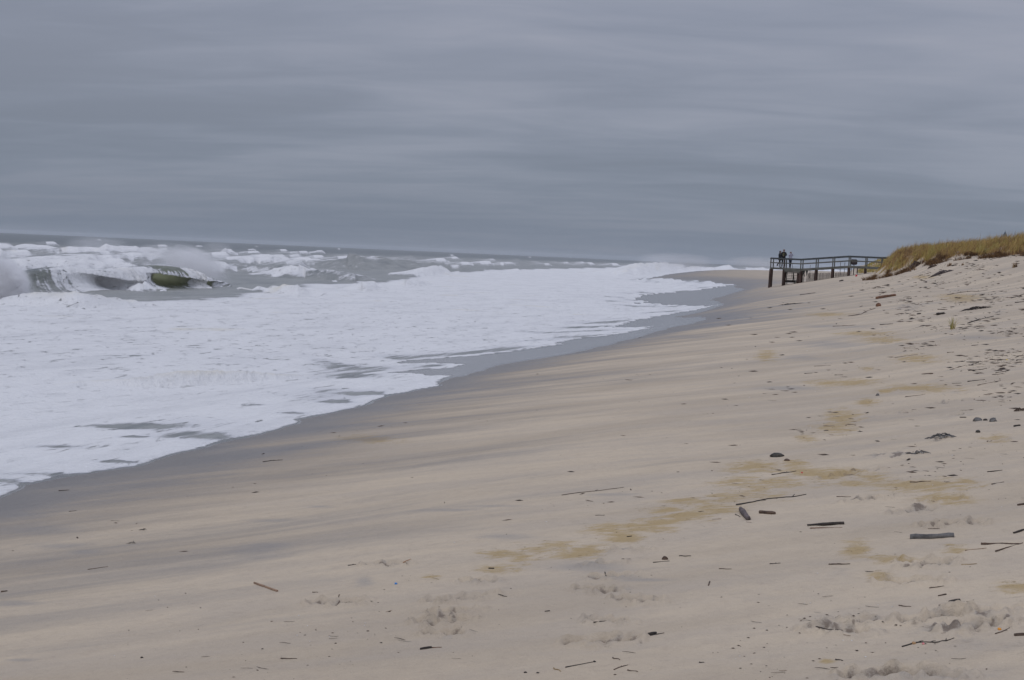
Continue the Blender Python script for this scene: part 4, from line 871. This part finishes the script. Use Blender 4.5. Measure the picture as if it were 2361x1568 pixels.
crumbs('reed_crumbs', 1200, 23, WOODS['brown'], .0025, .008, 'brown bark crumbs strewn over the upper sand')
crumbs('drift_slivers', 900, 25, WOODS['brown'], .012, .045, 'thin brown slivers of driftwood in the debris rows', 95, 1.0, 13, (.06, .16))
crumbs('weed_slivers', 650, 27, WOODS['dark'], .010, .036, 'thin dark slivers and weed bits in the debris rows', 95, 1.0, 14, (.08, .22))
crumbs('shell_fragments', 380, 22, simple('shell_white', (.78,.76,.74), .5, .1), .002, .006, 'tiny white shell fragments strewn over the sand', 40)
# ------------------------------------------------------------------ grass
def blade_mat(name, cols, rough=.8):
    m, h, b, o = mat(name); r = h.n('ShaderNodeValToRGB'); h.put(r.inputs[0], h.attr('tone'))
    e = r.color_ramp.elements
    while len(e) < len(cols): e.new(.5)
    for i, (p, c) in enumerate(cols): e[i].position = p; e[i].color = c+(1,)
    h.put(b.inputs['Base Color'], r.outputs[0]); b.inputs['Roughness'].default_value = rough; b.inputs['Specular IOR Level'].default_value = .2
    return m
M_BLADE = blade_mat('dune_grass', [(0, (.10,.062,.042)), (.28, (.22,.13,.07)), (.44, (.46,.30,.12)), (.60, (.47,.36,.12)), (.82, (.24,.235,.07)), (1, (.54,.43,.20))])
def blades(name, x, y, z, hgt, wid, tone, lean, seed, m=M_BLADE, segs=3, down=0):
    n = len(x); rs_ = np.random.default_rng(seed); a = rs_.uniform(0, 2*np.pi, n); side = rs_.uniform(0, np.pi, n)
    lx = lean[0]+rs_.normal(0, lean[2], n); ly = lean[1]+rs_.normal(0, lean[2], n)
    V = np.zeros((n, 2*segs+1, 3)); T = np.zeros((n, 2*segs+1))
    for j in range(segs+1):
        q = j/segs; w = wid*(1-q**1.5)*.5; cx = x+lx*hgt*q**1.6; cy = y+ly*hgt*q**1.6; cz = z+hgt*(q-(.35*np.hypot(lx, ly))*q*q)*(1-2*down)
        if j < segs:
            V[:, 2*j] = np.stack([cx-w*np.cos(side), cy-w*np.sin(side), cz], 1); V[:, 2*j+1] = np.stack([cx+w*np.cos(side), cy+w*np.sin(side), cz], 1)
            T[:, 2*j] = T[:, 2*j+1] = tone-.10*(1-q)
        else: V[:, 2*segs] = np.stack([cx, cy, cz], 1); T[:, 2*segs] = tone+.03
    f = []
    for j in range(segs-1): f += [(2*j, 2*j+1, 2*j+3), (2*j, 2*j+3, 2*j+2)]
    f += [(2*segs-2, 2*segs-1, 2*segs)]; f = np.array(f)
    F = (f[None]+(2*segs+1)*np.arange(n)[:, None, None]).reshape(-1, 3)
    o = mesh_np(name, V.reshape(-1, 3), F, m, None, False); pattr(o, 'tone', np.clip(T, 0, 1).ravel()); return o
def scatter(n, x0, x1, y0, y1, seed, dens):
    rs_ = np.random.default_rng(seed); X = []; Y = []; c = 0
    while c < n:
        x = rs_.uniform(x0, x1, 60000); y = rs_.uniform(y0, y1, 60000); k = rs_.uniform(0, 1, 60000) < dens(x, y); X.append(x[k]); Y.append(y[k]); c += k.sum()
        if len(X) > 60: break
    return np.concatenate(X)[:n], np.concatenate(Y)[:n], rs_
fan_ok = lambda x, y: (np.arctan2(x, y) < math.radians(6.5))
x, y, rs_ = scatter(62000, -4.5, 17, 60, 142, 31, lambda x, y: veg(x, y)*fan_ok(x, y)*ss(40, 8, y-_yb(x))*(.12+1.1*ss(-.25, .25, pn(x*1.3, y*.7, 320))))
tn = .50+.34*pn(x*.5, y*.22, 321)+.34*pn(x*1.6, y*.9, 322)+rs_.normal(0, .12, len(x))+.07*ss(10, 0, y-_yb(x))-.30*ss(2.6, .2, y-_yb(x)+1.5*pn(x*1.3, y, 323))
hg = rs_.uniform(.26, .66, len(x))*(.45+1.0*ss(-.3, .3, pn(x*1.5, y*.6, 324)))*(.55+.45*ss(.2, .8, veg(x, y)))
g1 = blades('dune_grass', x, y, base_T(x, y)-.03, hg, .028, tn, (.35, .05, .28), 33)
tag(g1, 'dense ochre green beach grass covering the dune top', 'grass', kind='stuff')
x, y, rs_ = scatter(900, -3, 15, 85, 138, 35, lambda x, y: veg(x, y)*fan_ok(x, y)*ss(6, 14, y-_yb(x))*.4)
g2 = blades('seed_heads', x, y, base_T(x, y), rs_.uniform(.75, 1.15, len(x)), .035, .30+rs_.uniform(-.1, .35, len(x)), (.25, .05, .16), 36)
tag(g2, 'tall thin seed stalks standing above the dune grass', 'grass', kind='stuff')
# brown dead stems and roots hanging down the eroded edge
def dr(x, y):
    gq = y-_yb(x); return ss(-4.5, -.5, gq+1.6*pn(x*1.1, y*.3, 326))*(gq < 2.0)*ss(-.05, .22, pn(x*.9, y*.35, 325))*fan_ok(x, y)*(x > -2.2)
x, y, rs_ = scatter(7500, -4, 15, 60, 128, 37, lambda x, y: dr(x, y)*ss(-.3, .35, pn(x*2.2, y*1.2, 328)))
g3 = blades('dead_roots', x, y, base_T(x, y), rs_.uniform(.12, .42, len(x)), .026, rs_.uniform(.05, .46, len(x)), (-.5, -.9, .5), 38)
tag(g3, 'brown dead stems and roots hanging over the eroded dune edge', 'dead grass', kind='stuff')
x, y, rs_ = scatter(9000, -25, 30, 205, 480, 39, lambda x, y: (veg(x, y) > .3)*(abs(x+.0285*y-5) < 16)*.8)
g4 = blades('far_dune_grass', x, y, base_T(x, y)-.05, rs_.uniform(.5, .9, len(x)), .16, .72+.2*pn(x*.1, y*.05, 327)+rs_.normal(0, .08, len(x)), (.3, 0, .3), 40)
tag(g4, 'green grass on the far dunes seen behind the boardwalk rails', 'grass', kind='stuff')
def tuft(f, x, y, hpx, wpx, n, label, seed, tone=.8, group=None):
    P = ground(*fr(f, [x], [y]))[0]; k = FR[f][2]*K/2.3057*math.hypot(P[0], P[1])/FPX; rs_ = np.random.default_rng(seed)
    bx = rs_.normal(0, wpx*k*.16, n); by = rs_.normal(0, wpx*k*.16, n)
    o = blades('beach_grass', bx, by, gnd(bx+P[0], by+P[1])-P[2], rs_.uniform(.55, 1.05, n)*hpx*k, .011+.00012*math.hypot(P[0], P[1]), tone+rs_.normal(0, .12, n), (0, 0, .30), seed, segs=4)
    o.location = P; return tag(o, label, 'grass tuft', group)
tuft('G', 1685, 525, 135, 60, 34, 'lone green tuft of beach grass standing on the open sand', 51, .84)
tuft('H', 1895, 400, 80, 40, 60, 'dark green tuft at the dune edge below the tower top', 52, .80)
tuft('H', 1985, 395, 70, 50, 60, 'low dark tuft beside a bare sand notch in the dune edge', 53, .78)
tuft('H', 250, 470, 60, 50, 50, 'brown tuft at the left end of the dune against the boardwalk rail', 54, .2)
tuft('H', 390, 380, 50, 60, 50, 'dark tuft on the left shoulder of the dune', 55, .35)
tuft('H', 1040, 560, 70, 60, 40, 'small green tuft hanging below the middle of the dune edge', 56, .7)
tuft('H', 1290, 620, 60, 90, 50, 'low brown tuft on the sand under the middle of the dune', 57, .3)
tuft('H', 1480, 610, 40, 50, 30, 'small brown tuft right of the low one under the dune', 58, .2)
tuft('H', 2230, 640, 90, 90, 60, 'brown straggling tuft at the lower right end of the dune edge', 59, .25)
# ------------------------------------------------------------------ boardwalk
GREY = simple('weathered_board', (.115,.115,.10), .85, .35, 5, (.3,1,1), None, .01); DARKW = simple('weathered_dark', (.06,.055,.05), .85, .4, 5, (1,1,1), None, .01)
PILE = simple('pile_brown', (.06,.034,.027), .85, .4, 4, (1,1,.3), None, .02); RAILM = simple('rail_top', (.065,.072,.075), .85, .3, 5, (1,1,1), None, .01)
YB = 150.0
def bw(zx, zy): return at_y(*fr('P', zx, zy), YB)
X0, ZD = bw(225, 560); ZD = float(ZD); X0 = float(X0)
pz = [227, 460, 757, 1028, 1320, 1605, 1900]; px_ = [float(bw(z, 560)[0]) for z in pz]+[float(bw(2180, 560)[0]), float(bw(2450, 560)[0])]
def deck(x):
    a, b = px_[2], px_[5]; return ZD+.50*min(max((x-a)/(b-a), 0), 1)
bwk = empty('boardwalk', (px_[0], YB, float(gnd(px_[0], YB)[0])), label='grey wooden boardwalk with railings ending in a raised lookout platform above the beach', cat='boardwalk')
O = np.array(bwk.location)
def bb(name, x0, x1, y0, y1, z0, z1, m, shear=0, parent=bwk, bev=.012): return bevbox(name, x0-O[0], x1-O[0], y0-O[1], y1-O[1], z0-O[2], z1-O[2], m, parent, shear, bev)
RH = .98; WD = 1.9
for i, x in enumerate(px_):
    d = deck(x)
    for y in (YB, YB+WD):
        zg = float(gnd(x, y)[0])-.3
        if d-.2 > zg+.2:
            V, F = rings([(x-O[0]-(.05 if i == 0 else 0), y-O[1], zg-O[2]), (x-O[0], y-O[1], d-.16-O[2])], [.125, .115], 10, .03, i); poly('pile', V, F, PILE, bwk, False)
        xo = x+(0 if y == YB else .10)
        bb('rail_post', xo-.055, xo+.055, y-.055, y+.055, d-.20, d+RH-.04, PILE if (i == 1 and y == YB) else GREY)
for j in range(len(px_)-1):
    xa, xb = px_[j], px_[j+1]; za, zb = deck(xa), deck(xb)
    for y in (YB, YB+WD):
        s_ = -1 if y == YB else 1; ya, yb_ = sorted((y+s_*.058, y+s_*.10))
        bb('top_rail', xa-(.06 if j == 0 else .0), xb+(-.004), y-.085, y+.085, za+RH-.038, za+RH, RAILM, zb-za)
        bb('face_rail', xa, xb-.004, ya, yb_, za+RH-.16, za+RH-.042, RAILM, zb-za)
        bb('mid_rail', xa, xb-.004, ya, yb_, za+.42, za+.53, GREY, zb-za)
        bb('fascia', xa-(.06 if j == 0 else 0), xb-.004, ya, yb_, za-(.24 if j else .17), za+.0, GREY, zb-za)
    nb = int((xb-xa)/.145)
    for q in range(nb):
        xs_ = xa+q*(xb-xa)/nb; bb('deck_board', xs_+.004, xs_+(xb-xa)/nb-.006, YB-.05, YB+WD+.05, deck(xs_)-.038+.004, deck(xs_)+.004, GREY, 0, bwk, .004)
for z_ in (.42, RH-.16):
    bb('end_rail', px_[0]-.10, px_[0]-.06, YB, YB+WD, ZD+z_, ZD+z_+.11, GREY)
# landing and steps going down on the far side of the platform, seen through the posts
ls, le = px_[1]+.14, px_[2]-.10
bb('landing_fascia', ls-.10, le+.10, YB-.15, YB-.11, ZD-.36, ZD-.02, GREY); bb('landing_fascia', ls-.10, le+.10, YB-.10, YB-.065, ZD-.44, ZD-.37, DARKW)
for q in range(6):
    zt = ZD-.52-.165*q; bb('stair_tread', ls, le, YB+WD+.15+.27*q, YB+WD+.43+.27*q, zt-.04, zt, DARKW)
for xs_ in (ls-.04, (ls+le)/2, le+.0):
    V = [(xs_-O[0]+dx, YB+WD+.05+dy-O[1], ZD+dz-O[2]) for dx in (0, .05) for dy, dz in ((0,-.45),(0,-.75),(1.9,-1.75),(1.9,-1.45))]
    poly('stair_stringer', V, [(0,1,2,3),(7,6,5,4),(0,4,5,1),(1,5,6,2),(2,6,7,3),(3,7,4,0)], DARKW, bwk)
bb('stair_post', (ls+le)/2-.03, (ls+le)/2+.03, YB+WD-.10, YB+WD-.04, ZD-1.35, ZD-.45, DARKW)
bb('cross_beam', px_[1]+.12, px_[2]-.12, YB+WD-.02, YB+WD+.04, ZD-1.42, ZD-1.22, DARKW)
V, F = rings([(px_[2]-.10-O[0], YB+.2-O[1], ZD-.75-O[2]), (px_[1]+.95-O[0], YB+.3-O[1], ZD-1.75-O[2])], [.06, .06], 6, .05, 3); poly('diagonal_brace', V, F, GREY, bwk)
bb('side_panel', px_[2]-.33, px_[2]-.13, YB+.10, YB+.14, ZD-1.55, ZD-.45, PILE)
# sign on a post behind the railing
xs_, zs_ = at_y(*fr('P', 1700, 467), YB+WD+.35); SR = simple('sign_maroon', (.055,.03,.03), .6, .2, 3); SL = simple('sign_faded', (.13,.10,.10), .7, .25, 4)
sg = empty('beach_sign', (xs_, YB+WD+.35, float(gnd(xs_, YB+WD+.35)[0])), label='dark maroon rounded sign board with a faded centre behind the boardwalk rail', cat='sign'); zr = zs_-sg.location.z
def plate(name, w, h_, y0, y1, cz, m, c=.09):
    P2 = [(-w+c,-h_),(w-c,-h_),(w,-h_+c),(w,h_-c),(w-c,h_),(-w+c,h_),(-w,h_-c),(-w,-h_+c)]
    V = [(a, y0, cz+b) for a, b in P2]+[(a, y1, cz+b) for a, b in P2]
    F = [tuple(range(8)), tuple(range(15, 7, -1))]+[(i, i+8, (i+1) % 8+8, (i+1) % 8) for i in range(8)]; return poly(name, V, F, m, sg)
plate('sign_board', .31, .27, -.02, .02, zr, SR); plate('sign_panel', .22, .15, -.035, -.024, zr, SL, .03)
bevbox('sign_post', -.04, .04, .025, .09, -.3, zr+.1, DARKW, sg)
# ------------------------------------------------------------------ slat sand fence behind the boardwalk
fn = empty('sand_fence', (float(bw(795, 700)[0]), YB+3.2, 3.0), label='weathered brown slat sand fence strung behind the boardwalk piles', cat='fence'); fl = Vector(fn.location)
SLAT = simple('fence_slat', (.055,.036,.03), .85, .3, 6)
sv, sf_ = box_vf(-.026, .026, -.006, .006, -.62, .62); sme = bpy.data.meshes.new('slat'); sme.from_pydata(sv, [], sf_); sme.materials.append(SLAT)
tops = []
zx = 795
while zx < 1590:
    if not 822 < zx < 862:
        zy = 664-14*(zx-795)/790+random.uniform(-5, 5); u, v = fr('P', zx, zy); xx, zt = at_y(u, v, fl.y); xx, zt = float(xx), float(zt)
        o = bpy.data.objects.new('slat', sme); C.objects.link(o); o.parent = fn; o.location = (xx-fl.x, random.uniform(-.02, .02), zt-.62-fl.z); o.rotation_euler = (0, random.uniform(-.05, .05), random.uniform(-.3, .3)); tops.append((xx, zt))
    zx += random.uniform(16.5, 20.5)
for dz in (.25, .60, .95):
    for seg in (tops[:3], tops[3:]):
        if len(seg) > 1:
            V, F = rings([(a-fl.x, .012, b-dz-fl.z) for a, b in seg], [.008]*len(seg), 4); poly('fence_wire', V, F, DARKW, fn)
# thin marker stakes on the beach beyond
for i, (zx, z0, z1, Y, lab) in enumerate([(1455,592,470,215,'thin stake on the far sand, seen under the boardwalk ramp'),(1530,585,470,225,'thin stake right of the first one beyond the ramp'),(1645,648,570,170,'thin stake standing under the maroon sign'),(1756,612,545,165,'short stout stake right of the sign behind the level walkway'),(610,555,480,300,'far thin stake seen between the platform rails'),(922,600,515,300,'far thin stake seen just right of the ramp foot')]):
    x, _ = at_y(*fr('P', zx, z0), Y); x = float(x); zg = float(gnd(x, Y)[0]); _, zt = at_y(*fr('P', zx, z1), Y)
    V, F = rings([(0, 0, -.3), (0.01, 0, max(.5, float(zt)-zg))], [.035 if i != 3 else .06]*2, 6, .05, i); o = poly('stake', V, F, SLAT, None); o.location = (x, Y, zg); tag(o, lab, 'stake', 'stakes on the beach beyond the boardwalk')
# ------------------------------------------------------------------ tower roof showing over the dune
TX, TZ_ = at_y(*fr('H', 2093, 105), 620); TX, TZ_ = float(TX), float(TZ_)
tw = empty('stone_tower', (TX, 620, 2.5), label='slender tower with a pointed blue grey roof, only its top showing over the dune', cat='tower'); th = TZ_-2.5
ROOF = simple('copper_roof', (.06,.09,.12), .7, .15, 2); STN = simple('tower_stone', (.30,.28,.26), .9, .2, 2)
def cone(name, prof, m, n=8):
    V = [(r*math.cos(2*math.pi*(i+.5)/n), r*math.sin(2*math.pi*(i+.5)/n), z) for r, z in prof for i in range(n)]
    F = [(j*n+i, j*n+(i+1) % n, (j+1)*n+(i+1) % n, (j+1)*n+i) for j in range(len(prof)-1) for i in range(n)]
    return poly(name, V, F, m, tw)
cone('shaft', [(1.05, -1), (.92, th-3.3)], STN); cone('cornice', [(.92, th-3.3), (1.08, th-3.25), (1.08, th-3.0), (1.02, th-2.98), (1.02, th-2.72)], STN)
cone('roof', [(1.12, th-2.72), (1.12, th-2.62), (.62, th-1.6), (.16, th-.62), (.05, th-.55)], ROOF); cone('finial', [(.05, th-.6), (.06, th-.3), (.02, th)], ROOF)
for k in range(4):
    o = bevbox('window', -.22, .22, .93, .97, th-4.4, th-3.7, DARKW, tw); o.rotation_euler = (0, 0, k*math.pi/2)
# ------------------------------------------------------------------ people
import bmesh
SKIN = simple('skin', (.22,.13,.10), .6, .06, 5); HAIRD = simple('hair_dark', (.02,.016,.014), .6, .3, 30); HAIRB = simple('hair_brown', (.10,.06,.04), .6, .3, 30)
def skin(name, pts, edges, m, parent, sub=1):
    me = bpy.data.meshes.new(name); me.from_pydata([p[:3] for p in pts], edges, []); bq = bmesh.new(); bq.from_mesh(me); bq.verts.layers.skin.verify(); bq.to_mesh(me); bq.free()
    for i, p in enumerate(pts): me.skin_vertices[0].data[i].radius = (p[3], p[4] if len(p) > 4 else p[3]); me.skin_vertices[0].data[i].use_root = (i == 0)
    o = bpy.data.objects.new(name, me); C.objects.link(o); md = o.modifiers.new('s', 'SKIN'); md.use_smooth_shade = True
    ms = o.modifiers.new('d', 'SUBSURF'); ms.levels = ms.render_levels = sub
    dg = bpy.context.evaluated_depsgraph_get(); nm = bpy.data.meshes.new_from_object(o.evaluated_get(dg)); o.modifiers.clear(); o.data = nm; nm.name = name
    if not nm.materials: nm.materials.append(m)
    else: nm.materials[0] = m
    o.parent = parent; return o
def person(loc, rz, H, label, jacket, pants, hair, lh, rh, le, re, legs=((.09, 0), (-.09, 0)), hood=False, longhair=False, logo=None, lean=0.0, coat=.0):
    "lh/rh hand, le/re elbow positions (x right, y forward, z up) as fractions of a 1.75 m body; legs = (foot x, foot y) for each"
    k = H/1.75; r = empty('person', loc, rz, label=label, cat='person'); S3 = lambda p: tuple(q*k for q in p)
    hipz = .92; sh = 1.43; nk = 1.49; hd = 1.63
    P = [(0,0,hipz,.15,.11),(lean*.4,0,1.12,.14,.10),(lean,0,1.33,.16,.11),(lean,0.0,nk,.055),(lean,.015,hd-.05,.068),(lean,.02,hd+.03,.083),(lean,.005,hd+.09,.06)]
    E = [(0,1),(1,2),(2,3),(3,4),(4,5),(5,6)]
    def arm(sx, el, ha):
        b = len(P); P.extend([(lean+sx*.165,0,sh-.02,.052),(el[0],el[1],el[2],.040),(ha[0],ha[1],ha[2],.028),(ha[0]+(ha[0]-el[0])*.18,ha[1]+(ha[1]-el[1])*.18,ha[2]+(ha[2]-el[2])*.18,.036,.018)])
        E.extend([(2,b),(b,b+1),(b+1,b+2),(b+2,b+3)]); h_ = b+3
        d = Vector((ha[0]-el[0], ha[1]-el[1], ha[2]-el[2])).normalized(); sd = d.cross(Vector((0,0,1)) if abs(d.z) < .9 else Vector((1,0,0))).normalized(); dn = d.cross(sd)
        for f_, (o_, L_) in enumerate(((-.03,.065),(-.01,.078),(.01,.074),(.03,.058))):
            b2 = len(P); p0 = Vector(P[h_][:3])+sd*o_; p1 = p0+d*L_*.6; p2 = p0+d*L_+dn*.018
            P.extend([tuple(p1)+(.0095,), tuple(p2)+(.008,)]); E.extend([(h_,b2),(b2,b2+1)])
        p1 = Vector(P[b+2][:3])+sd*.035+d*.03; b2 = len(P); P.append(tuple(p1)+(.011,)); E.append((b+2,b2)); P.append(tuple(p1+d*.035+sd*.012)+(.009,)); E.append((b2,b2+1))
    def leg(sx, ft):
        b = len(P); kn = ((sx*.09+ft[0])/2, ft[1]*.5+.03+(ft[2] if len(ft) > 2 else 0)*.3, .50+(ft[2] if len(ft) > 2 else 0)*.3); fz = .08+(ft[2] if len(ft) > 2 else 0)
        P.extend([(sx*.09,0,.86,.085),(kn[0],kn[1],kn[2],.060),(ft[0],ft[1],fz,.042),(ft[0],ft[1]+.13,fz-.045,.034,.04)]); E.extend([(0,b),(b,b+1),(b+1,b+2),(b+2,b+3)])
    arm(1, re, rh); arm(-1, le, lh); ia = 7; leg(1, legs[0]); leg(-1, legs[1]); il = len(P)-8
    body = skin('body', [S3(p) for p in P], E, SKIN, r)
    up = lambda p, g_=1.0, ad=.012: S3(p[:3]+tuple(q*g_+ad for q in p[3:]))
    ah = 7; n_arm = (il-7)//2
    jp = [(0,0,.88-coat,.18,.13),(0,0,1.0,.175,.13),(lean*.4,0,1.14,.17,.13),(lean,0,1.34,.19,.135),(lean,0,1.45,.09,.08)]+[P[ah],P[ah+1],P[ah+2]]+[P[ah+n_arm],P[ah+n_arm+1],P[ah+n_arm+2]]
    skin('jacket', [up(p, 1.06) for p in jp], [(0,1),(1,2),(2,3),(3,4),(3,5),(5,6),(6,7),(3,8),(8,9),(9,10)], jacket, r)
    tp = [(0,0,.93,.135,.105),P[il],P[il+1],P[il+2],P[il+4],P[il+5],P[il+6]]
    skin('trousers', [up(p, 1.08, .01) for p in tp], [(0,1),(1,2),(2,3),(0,4),(4,5),(5,6)], pants, r)
    for q in (il+2, il+6):
        a, b = P[q], P[q+1]; skin('shoe', [S3((a[0],a[1]-.05,a[2]-.035,.04)), S3((a[0],a[1]+.04,a[2]-.035,.045)), S3((b[0],b[1]+.04,b[2],.035))], [(0,1),(1,2)], DARKW, r)
    hm = jacket if hood else hair
    hp = [(lean,-.005,hd+.065,.100),(lean,-.03,hd-.02,.096),(lean,-.03,hd-.09,.08)]+([(lean,-.06,hd-.22,.07,.05),(lean,-.07,hd-.34,.04,.03)] if longhair else [])
    skin('hood' if hood else 'hair', [S3(p) for p in hp], [(i, i+1) for i in range(len(hp)-1)], hm, r)
    for sx in (-1, 1):
        V, F = rings([S3((lean+sx*.03,.088,hd+.015)), S3((lean+sx*.03,.102,hd+.015))], [.010*k, .008*k], 6); poly('eye', V, F, HAIRD, r)
        V, F = rings([S3((lean+sx*.083,.0,hd-.02)), S3((lean+sx*.092,.0,hd+.03))], [.012*k, .014*k], 6); poly('ear', V, F, SKIN, r)
    V, F = rings([S3((lean,.095,hd+.005)), S3((lean,.118,hd-.025))], [.010*k, .014*k], 6); poly('nose', V, F, SKIN, r)
    V, F = rings([S3((lean-.025,.093,hd-.052)), S3((lean+.025,.093,hd-.052))], [.007*k]*2, 6); poly('mouth', V, F, simple('lips', (.30,.10,.09), .5, .05), r)
    if logo:
        V, F = box_vf(-.075*k, .075*k, .135*k, .142*k, 1.20*k, 1.33*k); poly('chest_print', V, F, logo, r)
        V, F = box_vf(-.02*k, .10*k, .137*k, .1445*k, 1.12*k, 1.19*k); poly('chest_print', V, F, logo, r)
    return r
BLK = simple('cloth_black', (.010,.012,.011), .9, .3, 20); NAVY = simple('cloth_slate', (.016,.02,.024), .9, .3, 20); LIL = simple('cloth_lilac', (.42,.41,.50), .9, .1, 10)
LEG = simple('cloth_navy', (.018,.022,.045), .9, .2, 20); LOGO = simple('print_olive', (.16,.19,.07), .8, .4, 22); MAR = simple('cloth_maroon', (.09,.035,.035), .9, .2, 12)
def px_on_deck(zx): return float(at_y(*fr('P', zx, 540), YB+1.0)[0])
xa = px_on_deck(385); dz_ = ZD+.006
person((xa, YB+1.0, dz_), math.radians(-118), 1.72, 'person in a dark slate coat with long dark hair, leaning to the tall one', NAVY, BLK, HAIRD, (-.10,.42,1.36), (.12,.40,1.38), (-.20,.20,1.20), (.20,.22,1.22), ((.10,.10),(-.10,-.38,.16)), longhair=True, coat=.12)
xb = px_on_deck(448)
person((xb, YB+1.05, dz_), math.radians(182), 1.88, 'tallest person in a black hooded top with an olive print, facing the beach', BLK, BLK, HAIRD, (-.04,.20,1.10), (.06,.20,1.12), (-.27,.06,1.16), (.27,.06,1.16), ((.12,.0),(-.12,.02)), hood=True, logo=LOGO)
xc = px_on_deck(568)
person((xc, YB+1.1, dz_), math.radians(205), 1.66, 'person in a pale lilac hoodie and dark leggings, both hands raised to the face', LIL, LEG, HAIRB, (-.05,.17,1.56), (.05,.17,1.56), (-.22,.20,1.33), (.22,.20,1.33), ((.06,.03),(-.05,-.06)), longhair=True)
def far_person(zx, zfoot, Y, rz, H, label, j, p, hr, legs=((.1,.05),(-.1,-.05))):
    x, _ = at_y(*fr('P', zx, zfoot), Y); x = float(x); person((x, Y, float(gnd(x, Y)[0])), rz, H, label, j, p, hr, (-.24,.08,.88), (.24,.08,.88), (-.24,-.02,1.12), (.24,-.02,1.12), legs)
far_person(812, 650, 330, math.radians(150), 1.80, 'far walker in black on the beach, seen just right of the platform steps', BLK, BLK, HAIRD, ((.12,.22),(-.12,-.22)))
far_person(868, 600, 380, math.radians(20), 1.75, 'far walker in dark clothes, further right and more distant than the other', BLK, NAVY, HAIRD)
far_person(517, 600, 360, math.radians(170), 1.66, 'far person in maroon on the beach, seen through the platform railing', MAR, BLK, HAIRB)
# ------------------------------------------------------------------ sea haze: one closed box of even thin mist round everything
V, F = box_vf(-16000, 16000, -16000, 16000, -9, 34)
hm = bpy.data.materials.new('haze'); hm.use_nodes = True; hm.node_tree.nodes.clear(); hg_ = G(hm.node_tree)
hv = hg_.n('ShaderNodeVolumePrincipled'); hv.inputs['Color'].default_value = (.90, .93, .97, 1); hv.inputs['Density'].default_value = .00005
hm.node_tree.links.new(hv.outputs[0], hg_.n('ShaderNodeOutputMaterial').inputs['Volume'])
hz = poly('haze', V, F, hm); tag(hz, kind='stuff')
